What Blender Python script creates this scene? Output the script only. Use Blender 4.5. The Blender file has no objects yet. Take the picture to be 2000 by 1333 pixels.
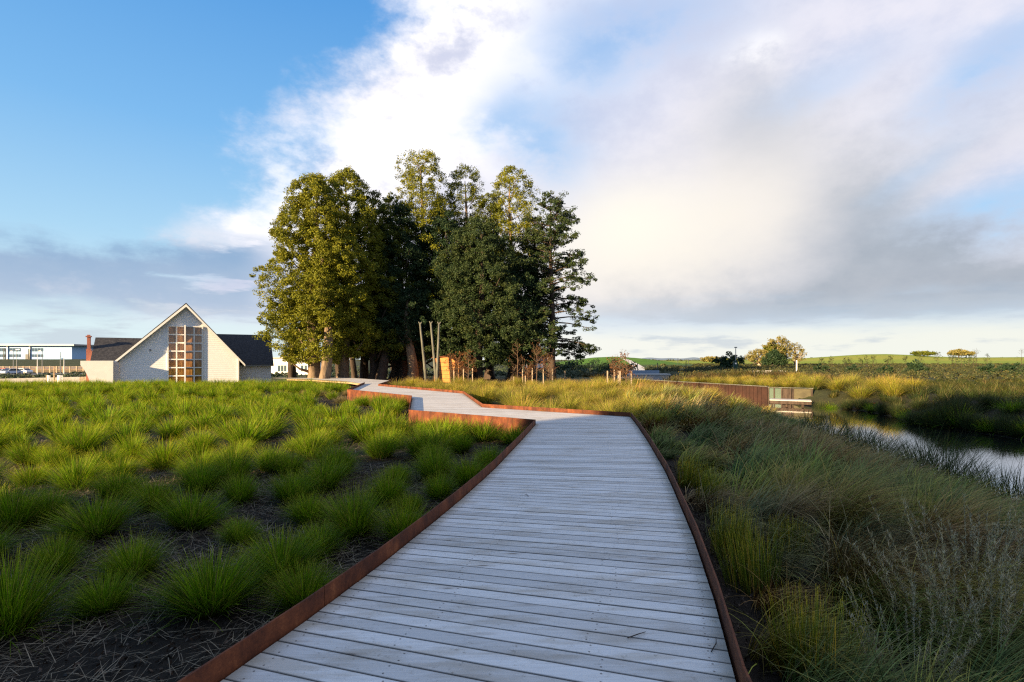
import bpy, math, random
import numpy as np
from mathutils import Vector, Matrix
R_ = np.random.default_rng(7)
random.seed(7)
sc = bpy.context.scene
COL = sc.collection
CAMZ = 1.95
HZ = 703.0
def P(px, d, z=None):
    x = (px - 1000.0) / 1000.0 * d
    return (x, d, ground(x, d) if z is None else z)
def Zp(py, d): return CAMZ + (HZ - py) * d / 1000.0
S_DIR = Vector((-.72, -.694, math.tan(math.radians(12.5)))).normalized()

# ------------------------------------------------------------------ terrain
def sst(a, b, x):
    t = np.clip((x - a) / (b - a), 0, 1)
    return t * t * (3 - 2 * t)
STREAM = [(13, -40, 4), (13, -10, 4), (13.2, 6, 4.1), (13.8, 11, 4.0), (13.8, 14, 3.6), (14.3, 18, 2.7), (14.7, 21, 2.2), (15.3, 24, 2.3), (15.8, 27, 2.5), (14.9, 31, 2.6), (12.6, 36, 2.2), (11.0, 42, 1.6), (12, 50, 2), (17, 62, 3), (20, 76, 4)]
WALL = [(10.8, 45.8), (16.5, 33.0), (18.6, 31.6)]
def stream_t(x, y):
    best = np.full(np.shape(x), 1e9)
    for (x0, y0, w0), (x1, y1, w1) in zip(STREAM[:-1], STREAM[1:]):
        dx, dy = x1 - x0, y1 - y0
        t = np.clip(((x - x0) * dx + (y - y0) * dy) / (dx * dx + dy * dy), 0, 1)
        d = np.hypot(x - x0 - t * dx, y - y0 - t * dy) - (w0 + (w1 - w0) * t)
        best = np.minimum(best, d)
    return best
def hills(x, y):
    z = 0.05 * np.sin(x * .7 + 1.3) * np.sin(y * .6) * sst(0, 6, np.abs(x) + y * .2)
    u = x / np.maximum(y, 1.0)
    leftf = sst(-.42, -.56, u) * (y > 1)
    z = z - 0.5 * sst(36, 44, y) * sst(-12, -20, x)
    z = z - 1.75 * sst(50, 140, y) * leftf + 4.4 * sst(168, 222, y) * leftf
    z = z + 2.75 * np.exp(-(((x - 27.5) / 17) ** 2 + ((y - 140) / 26) ** 2))
    rightf = sst(.35, .55, u) * (y > 1)
    z = z + (2.0 + 3.6 * np.exp(-((u - .72) / .13) ** 2) + 1.6*np.exp(-((u - 1.0) / .12) ** 2)) * sst(205, 330, y) * rightf * (1 - .5*sst(600, 2500, y))
    z = z + .9 * np.exp(-(((x - 30) / 7) ** 2 + ((y - 34) / 5) ** 2)) * 0
    z = z + .55 * np.exp(-(((x - 22) / 5) ** 2 + ((y - 45) / 6) ** 2))
    return z
def ground(x, y):
    x = np.asarray(x, float); y = np.asarray(y, float)
    z = hills(x, y)
    t = stream_t(x, y)
    left = x < np.interp(y, [q[1] for q in STREAM], [q[0] for q in STREAM])
    bank = np.where(t > 0, -.78 + np.where(y < 30, np.where(left, .17, .2), .45) * t, np.maximum(-.78 + .5 * t, -1.5))
    z2 = np.minimum(z, bank)
    (ax, ay), (bx, by), (cx, cy) = WALL
    c1 = ((bx - ax) * (y - ay) - (by - ay) * (x - ax)) / math.hypot(bx - ax, by - ay)
    c2 = ((cx - bx) * (y - by) - (cy - by) * (x - bx)) / math.hypot(cx - bx, cy - by)
    behind = sst(.1, .45, np.minimum(c1, c2)) * (y > 30) * (y < 47) * (x < 24)
    z2 = z2 * (1 - behind) + np.maximum(z, .05) * behind
    return float(z2) if z2.ndim == 0 else z2

# ------------------------------------------------------------------ object helpers
def meta(o, label=None, cat=None, group=None, kind=None):
    if label: o['label'] = label
    if cat: o['category'] = cat
    if group: o['group'] = group
    if kind: o['kind'] = kind
    return o
def link(name, me, mat, parent=None):
    o = bpy.data.objects.new(name, me)
    COL.objects.link(o)
    if mat is not None and not me.materials: me.materials.append(mat)
    if parent is not None: o.parent = parent
    return o
def empty(name, loc, rz=0, **k):
    o = bpy.data.objects.new(name, None); COL.objects.link(o)
    o.location = loc; o.rotation_euler = (0, 0, rz)
    o.empty_display_size = .3
    return meta(o, **k)
def npmesh(name, V, F, tint=None, smooth=False):
    V = np.ascontiguousarray(V, dtype=np.float32); F = np.ascontiguousarray(F, dtype=np.int32)
    n, k = F.shape
    me = bpy.data.meshes.new(name)
    me.vertices.add(len(V)); me.vertices.foreach_set('co', V.ravel())
    me.loops.add(n * k); me.loops.foreach_set('vertex_index', F.ravel())
    me.polygons.add(n)
    me.polygons.foreach_set('loop_start', np.arange(0, n * k, k, dtype=np.int32))
    try: me.polygons.foreach_set('loop_total', np.full(n, k, dtype=np.int32))
    except Exception: pass
    if smooth: me.polygons.foreach_set('use_smooth', np.ones(n, dtype=bool))
    me.update(calc_edges=True)
    if tint is not None:
        a = me.color_attributes.new('tint', 'FLOAT_COLOR', 'POINT')
        t = np.ones((len(V), 4), np.float32); t[:, :tint.shape[1]] = tint
        a.data.foreach_set('color', t.ravel())
    return me
class MB:
    def __init__(s): s.v = []; s.f = []; s.m = []; s.t = []; s.tv = (0.5, 0.5, 0.5)
    def add(s, vs, fs, mi=0):
        o = len(s.v); s.v += [tuple(q) for q in vs]; s.t += [s.tv] * len(vs)
        for f in fs: s.f.append(tuple(i + o for i in f)); s.m.append(mi)
    def box(s, x0, x1, y0, y1, z0, z1, mi=0):
        v = [(x, y, z) for x in (x0, x1) for y in (y0, y1) for z in (z0, z1)]
        s.add(v, [(0, 1, 3, 2), (4, 6, 7, 5), (0, 4, 5, 1), (2, 3, 7, 6), (0, 2, 6, 4), (1, 5, 7, 3)], mi); return s
    def prism(s, pts, ext, mi=0):
        """pts: planar 3d polygon, ext: extrusion vector"""
        n = len(pts); e = Vector(ext)
        a = [Vector(p) for p in pts]; b = [p + e for p in a]
        s.add(a + b, [tuple(range(n))[::-1], tuple(range(n, 2 * n))] + [(i, (i + 1) % n, (i + 1) % n + n, i + n) for i in range(n)], mi); return s
    def tube(s, pts, rad, n=8, mi=0, cap=True, wob=0):
        pts = [Vector(p) for p in pts]
        if not hasattr(rad, '__len__'): rad = [rad] * len(pts)
        vs = []; fs = []
        for i, p in enumerate(pts):
            d = (pts[min(i + 1, len(pts) - 1)] - pts[max(i - 1, 0)]).normalized()
            a = d.cross(Vector((0.13, 1, .07))).normalized() if abs(d.y) < .9 else d.cross(Vector((1, 0, 0))).normalized()
            b = d.cross(a)
            for k in range(n):
                th = 2 * math.pi * k / n
                r = rad[i] * (1 + wob * math.sin(3 * th + i * .8) + wob * .6 * math.sin(7 * th))
                vs.append(p + a * r * math.cos(th) + b * r * math.sin(th))
        for i in range(len(pts) - 1):
            for k in range(n):
                fs.append((i * n + k, i * n + (k + 1) % n, (i + 1) * n + (k + 1) % n, (i + 1) * n + k))
        if cap: fs.append(tuple(range(n))[::-1]); fs.append(tuple(range((len(pts) - 1) * n, len(pts) * n)))
        s.add(vs, fs, mi); return s
    def obj(s, name, mats, parent=None, smooth=False):
        me = bpy.data.meshes.new(name)
        me.from_pydata(s.v, [], s.f)
        mats = mats if isinstance(mats, (list, tuple)) else [mats]
        for m in mats: me.materials.append(m)
        if len(mats) > 1: me.polygons.foreach_set('material_index', s.m)
        if smooth: me.polygons.foreach_set('use_smooth', [True] * len(s.f))
        a = me.color_attributes.new('tint', 'FLOAT_COLOR', 'POINT')
        a.data.foreach_set('color', np.array([(*t, 1) for t in s.t], np.float32).ravel())
        me.update()
        o = bpy.data.objects.new(name, me); COL.objects.link(o)
        if parent is not None: o.parent = parent
        return o
def children(o): return [c for c in bpy.data.objects if c.parent == o]
def tree_copy(o, loc, rz=0, sc_=1.0, **k):
    c = o.copy(); COL.objects.link(c); c.location = loc; c.rotation_euler = (0, 0, rz); c.scale = (sc_,) * 3
    for ch in children(o):
        d = ch.copy(); COL.objects.link(d); d.parent = c
        for g in children(ch):
            e = g.copy(); COL.objects.link(e); e.parent = d
    return meta(c, **k)

# ------------------------------------------------------------------ shader helpers
class NT:
    def __init__(s, tree): s.t = tree; s.n = tree.nodes; s.l = tree.links
    def node(s, typ, **kw):
        n = s.n.new(typ)
        for k, v in kw.items(): setattr(n, k, v)
        return n
    def put(s, inp, v):
        if isinstance(v, E): v = v.s
        if hasattr(v, 'is_output') or isinstance(v, bpy.types.NodeSocket): s.l.new(v, inp)
        else: inp.default_value = v
    def math(s, op, *a, clamp=False):
        n = s.node('ShaderNodeMath', operation=op); n.use_clamp = clamp
        for i, v in enumerate(a): s.put(n.inputs[i], v)
        return E(s, n.outputs[0])
    def smooth(s, a, b, x, lo=0., hi=1.):
        n = s.node('ShaderNodeMapRange', interpolation_type='SMOOTHSTEP')
        s.put(n.inputs[0], x); s.put(n.inputs[1], a); s.put(n.inputs[2], b); s.put(n.inputs[3], lo); s.put(n.inputs[4], hi)
        return E(s, n.outputs[0])
    def mix(s, f, a, b, blend='MIX'):
        n = s.node('ShaderNodeMix', data_type='RGBA', blend_type=blend)
        s.put(n.inputs[0], f)
        for i, v in ((6, a), (7, b)):
            if isinstance(v, (tuple, list)) and len(v) == 3: v = (*v, 1)
            s.put(n.inputs[i], v)
        return n.outputs[2]
    def noise(s, vec, scale, detail=4, rough=.5, dist=0., out='Fac'):
        n = s.node('ShaderNodeTexNoise'); s.put(n.inputs['Vector'], vec)
        n.inputs['Scale'].default_value = scale; n.inputs['Detail'].default_value = detail
        n.inputs['Roughness'].default_value = rough; n.inputs['Distortion'].default_value = dist
        return E(s, n.outputs[0]) if out == 'Fac' else n.outputs[1]
    def ramp(s, f, stops, interp='LINEAR'):
        n = s.node('ShaderNodeValToRGB'); s.put(n.inputs[0], f); cr = n.color_ramp; cr.interpolation = interp
        while len(cr.elements) < len(stops): cr.elements.new(.5)
        for e, (p, c) in zip(cr.elements, stops): e.position = p; e.color = (*c, 1)
        return n.outputs[0]
    def vec(s, x, y, z):
        n = s.node('ShaderNodeCombineXYZ'); s.put(n.inputs[0], x); s.put(n.inputs[1], y); s.put(n.inputs[2], z); return n.outputs[0]
    def mapping(s, v, scale=(1, 1, 1), rot=(0, 0, 0), loc=(0, 0, 0)):
        n = s.node('ShaderNodeMapping'); s.put(n.inputs[0], v); n.inputs[1].default_value = loc; n.inputs[2].default_value = rot; n.inputs[3].default_value = scale
        return n.outputs[0]
    def attr(s, name='tint'):
        n = s.node('ShaderNodeAttribute', attribute_name=name); q = s.node('ShaderNodeSeparateColor'); s.l.new(n.outputs[0], q.inputs[0])
        return n.outputs[0], E(s, q.outputs[0]), E(s, q.outputs[1]), E(s, q.outputs[2])
    def bump(s, h, strength=.3, dist=.02):
        n = s.node('ShaderNodeBump'); s.put(n.inputs['Height'], h); n.inputs['Strength'].default_value = strength; n.inputs['Distance'].default_value = dist
        return n.outputs[0]
class E:
    def __init__(s, nt, sock): s.nt = nt; s.s = sock
    def __add__(s, o): return s.nt.math('ADD', s, o)
    __radd__ = __add__
    def __mul__(s, o): return s.nt.math('MULTIPLY', s, o)
    __rmul__ = __mul__
    def __sub__(s, o): return s.nt.math('SUBTRACT', s, o)
    def __rsub__(s, o): return s.nt.math('SUBTRACT', o, s)
    def __truediv__(s, o): return s.nt.math('DIVIDE', s, o)
    def clamp(s): return s.nt.math('ADD', s, 0., clamp=True)
MATS = {}
def material(name, fn):
    m = bpy.data.materials.new(name); m.use_nodes = True
    nt = NT(m.node_tree); b = m.node_tree.nodes['Principled BSDF']
    fn(nt, b); MATS[name] = m; return m
def setb(nt, b, **k):
    names = {'color': 'Base Color', 'rough': 'Roughness', 'spec': 'Specular IOR Level', 'normal': 'Normal', 'metal': 'Metallic', 'coat': 'Coat Weight'}
    for a, v in k.items():
        if isinstance(v, (tuple, list)) and len(v) == 3: v = (*v, 1)
        nt.put(b.inputs[names[a]], v)
def flat(name, c, rough=.6, var=.15, scale=6, spec=.4, metal=0.):
    def fn(nt, b):
        co = nt.node('ShaderNodeTexCoord').outputs['Object']
        n = nt.noise(co, scale, 6, .6)
        k1 = tuple(x * (1 - var) for x in c); k2 = tuple(min(1, x * (1 + var)) for x in c)
        setb(nt, b, color=nt.ramp(n, [(.3, k1), (.7, k2)]), rough=rough, spec=spec, metal=metal)
    return material(name, fn)
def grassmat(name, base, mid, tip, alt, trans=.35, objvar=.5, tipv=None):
    """colour along the blade: sheath, green body, dried or sunlit-coloured tip; some blades are dead"""
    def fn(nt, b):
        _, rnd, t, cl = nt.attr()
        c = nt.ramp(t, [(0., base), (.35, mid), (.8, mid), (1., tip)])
        inf = E(nt, nt.node('ShaderNodeObjectInfo').outputs['Random'])
        dead = nt.smooth(.72, .95, rnd)
        c = nt.mix(dead * .8, c, alt)
        v = nt.ramp(inf * .5 + cl * .5, [(0., (.62, .78, .7)), (.5, (1, 1, 1)), (1., (1.45, 1.15, .75))])
        c = nt.mix(objvar, c, v, 'MULTIPLY')
        g = nt.math('MULTIPLY_ADD', nt.math('FRACT', rnd * 13.7), 1.1, .45)
        c = nt.mix(1., c, nt.vec(g, g, g), 'MULTIPLY')
        setb(nt, b, color=c, rough=.7, spec=.08)
        tr = nt.node('ShaderNodeBsdfTranslucent'); nt.put(tr.inputs[0], nt.mix(1., c, (1.3, 1.25, .6), 'MULTIPLY'))
        mx = nt.node('ShaderNodeMixShader'); mx.inputs[0].default_value = trans
        nt.l.new(b.outputs[0], mx.inputs[1]); nt.l.new(tr.outputs[0], mx.inputs[2])
        nt.l.new(mx.outputs[0], nt.n['Material Output'].inputs[0])
    return material(name, fn)

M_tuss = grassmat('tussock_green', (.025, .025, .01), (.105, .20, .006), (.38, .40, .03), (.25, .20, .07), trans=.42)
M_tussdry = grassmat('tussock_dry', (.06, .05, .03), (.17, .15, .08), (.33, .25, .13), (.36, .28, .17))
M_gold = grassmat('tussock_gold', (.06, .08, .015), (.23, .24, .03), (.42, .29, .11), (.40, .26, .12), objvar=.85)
M_rush = grassmat('rush_dark', (.02, .018, .01), (.035, .06, .022), (.10, .09, .04), (.11, .085, .04), trans=.2)
M_stem = grassmat('rush_yellow', (.02, .03, .01), (.11, .15, .015), (.80, .66, .06), (.5, .34, .05), trans=.25)  # bright tip colour imitates sun on the rush tips
M_feather = grassmat('seed_stalk', (.08, .08, .05), (.30, .30, .22), (.60, .55, .46), (.5, .42, .33), trans=.25)
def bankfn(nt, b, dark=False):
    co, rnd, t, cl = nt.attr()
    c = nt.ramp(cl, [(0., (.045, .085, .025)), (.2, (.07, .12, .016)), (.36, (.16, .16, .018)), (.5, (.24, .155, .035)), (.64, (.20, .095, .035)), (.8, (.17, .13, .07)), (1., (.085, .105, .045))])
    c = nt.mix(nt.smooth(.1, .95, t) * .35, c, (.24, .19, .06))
    if dark: c = nt.mix(1., c, (.24, .27, .34), 'MULTIPLY')  # darkened copy: shade on the far bank put into the reed colour
    g = nt.math('MULTIPLY_ADD', nt.math('FRACT', rnd * 13.7), 1.9, .3)
    c = nt.mix(1., c, nt.vec(g, g, g), 'MULTIPLY')
    c = nt.mix(nt.smooth(.9, .98, rnd) * .7, c, (.24, .19, .09))
    setb(nt, b, color=c, rough=.7, spec=.08)
M_bank = material('bank_grass', bankfn); M_reedshade = material('reed_grass', lambda nt, b: bankfn(nt, b, True))

def leafmat(name, c1, c2, c3, trans=.3):
    def fn(nt, b):
        _, rnd, t, cl = nt.attr()
        c = nt.ramp(cl * .6 + rnd * .4, [(.1, c1), (.5, c2), (.9, c3)])
        setb(nt, b, color=c, rough=.6, spec=.2)
        tr = nt.node('ShaderNodeBsdfTranslucent'); nt.put(tr.inputs[0], c)
        mx = nt.node('ShaderNodeMixShader'); mx.inputs[0].default_value = trans
        nt.l.new(b.outputs[0], mx.inputs[1]); nt.l.new(tr.outputs[0], mx.inputs[2])
        nt.l.new(mx.outputs[0], nt.n['Material Output'].inputs[0])
    return material(name, fn)
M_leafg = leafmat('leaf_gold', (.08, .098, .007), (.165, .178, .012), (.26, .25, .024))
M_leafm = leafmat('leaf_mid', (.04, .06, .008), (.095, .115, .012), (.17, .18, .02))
M_leafd = leafmat('leaf_dark', (.012, .028, .012), (.022, .048, .02), (.045, .07, .025), .2)  # in the grove this dark leaf stands in for shade on mid trees
M_leafr = leafmat('leaf_right', (.018, .035, .012), (.035, .06, .02), (.06, .075, .02), .2)  # where used in the grove, its darkness paints shade into the foliage
M_leafautumn = leafmat('leaf_rust', (.07, .03, .012), (.14, .055, .018), (.22, .10, .03))
M_leafpale = leafmat('leaf_pale_gold', (.13, .115, .03), (.22, .19, .05), (.32, .28, .11))
M_shrub = leafmat('leaf_shrub', (.035, .028, .02), (.045, .06, .02), (.12, .10, .03), .2)
M_shrubgrey = leafmat('leaf_greygreen', (.04, .06, .04), (.06, .09, .05), (.12, .12, .08), .2)
def barkfn(c1, c2):
    def fn(nt, b):
        co = nt.node('ShaderNodeTexCoord').outputs['Object']
        n = nt.noise(nt.mapping(co, (6, 6, 1.2)), 1.5, 8, .65)
        setb(nt, b, color=nt.ramp(n, [(.3, c1), (.7, c2)]), rough=.85, spec=.2, normal=nt.bump(n, .8, .08))
    return fn
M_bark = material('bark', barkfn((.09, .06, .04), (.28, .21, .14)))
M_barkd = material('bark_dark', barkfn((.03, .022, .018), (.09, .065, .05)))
M_barkpale = material('bark_pale', barkfn((.22, .17, .12), (.45, .37, .28)))
M_barkbrown = material('bark_brown', barkfn((.07, .045, .03), (.17, .11, .07)))
M_post = material('weathered_post', barkfn((.06, .065, .055), (.17, .17, .145)))

def deckfn(nt, b):
    _, rnd, bx, bd = nt.attr()      # rnd: per board, bx: across-board coordinate 0..1, bd: near the board end
    pos = nt.node('ShaderNodeTexCoord').outputs['Object']
    off = nt.vec(rnd * 37., rnd * 91., rnd * 13.)
    va = nt.node('ShaderNodeVectorMath', operation='ADD'); nt.put(va.inputs[0], pos); nt.put(va.inputs[1], off); v = va.outputs[0]
    grain = nt.noise(nt.mapping(v, (2.2, 46, 1)), 1.6, 8, .7, .4)
    fine = nt.noise(nt.mapping(v, (9, 210, 1)), 1.2, 4, .7)
    blot = nt.noise(nt.mapping(v, (1.1, 5, 1)), 1.5, 6, .6)
    dirt = nt.noise(pos, 26, 8, .75)
    c = nt.ramp(grain * .6 + fine * .4, [(.25, (.34, .33, .31)), (.45, (.52, .52, .51)), (.7, (.66, .665, .66))])
    c = nt.mix(nt.smooth(.45, .66, blot) * .6, c, (.34, .30, .24))
    c = nt.mix(nt.smooth(.45, .2, blot) * .5, c, (.56, .58, .60))
    c = nt.mix(nt.smooth(.55, .72, dirt) * nt.smooth(.3, .55, blot) * .7, c, (.13, .115, .085))
    # knots
    vo = nt.node('ShaderNodeTexVoronoi'); nt.put(vo.inputs['Vector'], nt.mapping(v, (1.6, 7., 1))); vo.inputs['Scale'].default_value = 1.0
    kn = nt.smooth(.085, .03, E(nt, vo.outputs['Distance']))
    c = nt.mix(kn * .85, c, (.06, .045, .035))
    ring = nt.smooth(.2, .1, E(nt, vo.outputs['Distance']))
    c = nt.mix(ring * .3, c, (.22, .17, .12))
    c = nt.mix(nt.smooth(.06, 0., bd) * .55, c, (.17, .16, .11))
    ed = nt.smooth(.0, .09, nt.math('MINIMUM', bx, 1. - bx))
    c = nt.mix((1. - ed) * .75, c, (.13, .115, .10))
    for la in (rnd * .02 + .025, rnd * .06 + .26):
        for lb in (.22, .78):
            dd = nt.math('SQRT', nt.math('POWER', (bd - la) * 2.4, 2.) + nt.math('POWER', (bx - lb) * .116, 2.))
            c = nt.mix(nt.smooth(.008, .004, dd) * .8, c, (.07, .065, .06))
    g = nt.math('MULTIPLY_ADD', nt.math('FRACT', rnd * 7.3), .32, .84)
    c = nt.mix(1., c, nt.vec(g, g, nt.math('MULTIPLY', g, 1.01)), 'MULTIPLY')
    setb(nt, b, color=c, rough=.62, spec=.35, normal=nt.bump(grain * .7 + fine * .3, .5, .004))
M_deck = material('weathered_deck', deckfn)
def cortenfn(nt, b):
    co = nt.node('ShaderNodeTexCoord').outputs['Object']
    n = nt.noise(co, 3.5, 8, .65); m = nt.noise(co, 60, 5, .7); s = nt.noise(nt.mapping(co, (7, 7, .6)), 1.4, 6, .6)
    c = nt.ramp(n * .5 + m * .25 + s * .25, [(.36, (.028, .012, .009)), (.46, (.08, .025, .012)), (.56, (.15, .046, .018)), (.66, (.27, .095, .035))])
    setb(nt, b, color=c, rough=.8, spec=.25, normal=nt.bump(m, .3, .004))
M_corten = material('rusted_steel', cortenfn)
M_rustshade = flat('shaded_rusted_sheet', (.034, .013, .008), .85, .5, 1.5)  # darker copy of the rusted steel, the wall's shade put into it
def groundfn(nt, b):
    col, r, g, bl = nt.attr('tint')
    co = nt.node('ShaderNodeTexCoord').outputs['Object']
    n = nt.noise(co, 9, 10, .7); m = nt.noise(co, .35, 6, .6); q = nt.noise(co, 55, 4, .8)
    f = nt.ramp(n * .5 + m * .2 + q * .3, [(.3, (.35, .35, .35)), (.5, (.95, .95, .95)), (.68, (2.0, 1.9, 1.7))])
    setb(nt, b, color=nt.mix(1., col, f, 'MULTIPLY'), rough=.9, spec=.12, normal=nt.bump(n * .5 + q * .5, .6, .04))
M_ground = material('soil_and_turf', groundfn)
def waterfn(nt, b):
    co = nt.node('ShaderNodeTexCoord').outputs['Object']
    n = nt.noise(nt.mapping(co, (1, 1.6, 1)), 3.2, 4, .55)
    setb(nt, b, color=(.012, .014, .013), rough=.03, spec=.7, normal=nt.bump(n, .10, .03))
    b.inputs['IOR'].default_value = 2.0; b.inputs['Coat Weight'].default_value = 1.0; b.inputs['Coat Roughness'].default_value = .02
M_water = material('stream_water', waterfn)
def boardfn(c, pitch):
    def fn(nt, b):
        co = nt.node('ShaderNodeTexCoord').outputs['Object']
        sp = nt.node('ShaderNodeSeparateXYZ'); nt.l.new(co, sp.inputs[0]); z = E(nt, sp.outputs[2])
        n = nt.noise(co, 3, 6, .6)
        setb(nt, b, color=nt.ramp(n, [(.3, tuple(x * .9 for x in c)), (.7, c)]), rough=.5, spec=.4)
    return fn
M_white = material('painted_weatherboard', boardfn((.9, .9, .9), .14))
M_trim = flat('white_trim', (.80, .80, .78), .45, .04)
M_plaster = flat('cream_plaster', (.80, .79, .74), .8, .05, 2)
M_plasterpink = flat('pale_plaster', (.66, .58, .54), .8, .05, 2)
def shinglefn(nt, b):
    co = nt.node('ShaderNodeTexCoord').outputs['Object']
    br = nt.node('ShaderNodeTexBrick'); nt.put(br.inputs['Vector'], nt.mapping(co, (1, 1, 1.0), (math.radians(90), 0, 0)))
    br.inputs['Scale'].default_value = 4.5; br.inputs['Color1'].default_value = (.022, .023, .028, 1); br.inputs['Color2'].default_value = (.06, .06, .065, 1); br.inputs['Mortar'].default_value = (.01, .01, .012, 1); br.inputs['Mortar Size'].default_value = .02
    setb(nt, b, color=br.outputs[0], rough=.75, spec=.3)
M_shingle = material('dark_shingle', shinglefn)
def brickfn(nt, b):
    co = nt.node('ShaderNodeTexCoord').outputs['Object']
    br = nt.node('ShaderNodeTexBrick'); nt.put(br.inputs['Vector'], nt.mapping(co, (1, 1, 1.0), (math.radians(90), 0, 0)))
    br.inputs['Scale'].default_value = 5; br.inputs['Color1'].default_value = (.36, .09, .05, 1); br.inputs['Color2'].default_value = (.26, .06, .04, 1); br.inputs['Mortar'].default_value = (.3, .22, .18, 1)
    setb(nt, b, color=br.outputs[0], rough=.85)
M_brick = material('red_brick', brickfn)
def panefn(nt, b):
    co = nt.node('ShaderNodeTexCoord').outputs['Object']
    n = nt.noise(nt.mapping(co, (2.2, 1, .9)), 1.6, 5, .6, .3); w = nt.noise(nt.mapping(co, (9, 1, .4)), 1.4, 3, .6)
    c = nt.ramp(n * .6 + w * .4, [(.34, (.03, .02, .015)), (.44, (.24, .11, .035)), (.58, (.42, .21, .07)), (.75, (.55, .36, .18))])  # amber and brown mottling paints reflections and window glow into the pane
    setb(nt, b, color=c, rough=.06, spec=.9)
M_pane = material('window_glow_glass', panefn)
M_glass = flat('dark_glass', (.06, .09, .12), .05, .3, 1.5, .9)
M_glassc = flat('car_glass', (.02, .025, .035), .05, .2, 1.5, .9)
M_shadedwall = flat('shaded_blue_wall', (.24, .42, .66), .6, .04)  # blue shade on the far buildings put into the wall colour
M_greyblue = flat('grey_blue_parapet', (.20, .26, .33), .7, .1)
M_grey = flat('grey_metal', (.22, .23, .24), .5, .15, 5, .5, .4)
M_darkmetal = flat('dark_metal', (.04, .045, .05), .5, .15)
M_conc = flat('concrete', (.42, .40, .37), .85, .15, 2.5)
M_pathc = flat('pale_path', (.50, .49, .46), .85, .08, 1)
M_asphalt = flat('asphalt', (.12, .12, .125), .9, .15, 3)
M_timber = flat('timber', (.34, .24, .15), .8, .3, 5)
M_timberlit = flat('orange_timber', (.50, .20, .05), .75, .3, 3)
M_panel = flat('mossy_timber_panel', (.075, .065, .035), .8, .35, 2)  # darkened along with the rusted wall to carry its shade
M_carwhite = flat('white_car_paint', (.75, .77, .8), .25, .02, 2, .6)
M_carblue = flat('pale_blue_car_paint', (.42, .50, .62), .25, .03, 2, .6)
M_carred = flat('red_car_paint', (.45, .08, .05), .3, .05, 2, .6)
M_tyre = flat('tyre', (.02, .02, .02), .8)
M_rim = flat('wheel_rim', (.4, .4, .42), .3, .05, 2, .5, .8)
M_lampglow = flat('white_lamp_head', (.8, .8, .78), .4, .02)
M_green = flat('dark_green_paint', (.012, .05, .03), .5, .2)
M_barn = flat('dark_barn_board', (.05, .045, .04), .8, .3)
M_straw = grassmat('straw', (.16, .13, .09), (.22, .18, .125), (.28, .23, .17), (.10, .08, .06), trans=.05, objvar=0)
M_far = flat('far_hill_green', (.10, .14, .12), .95, .1, .01)

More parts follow.
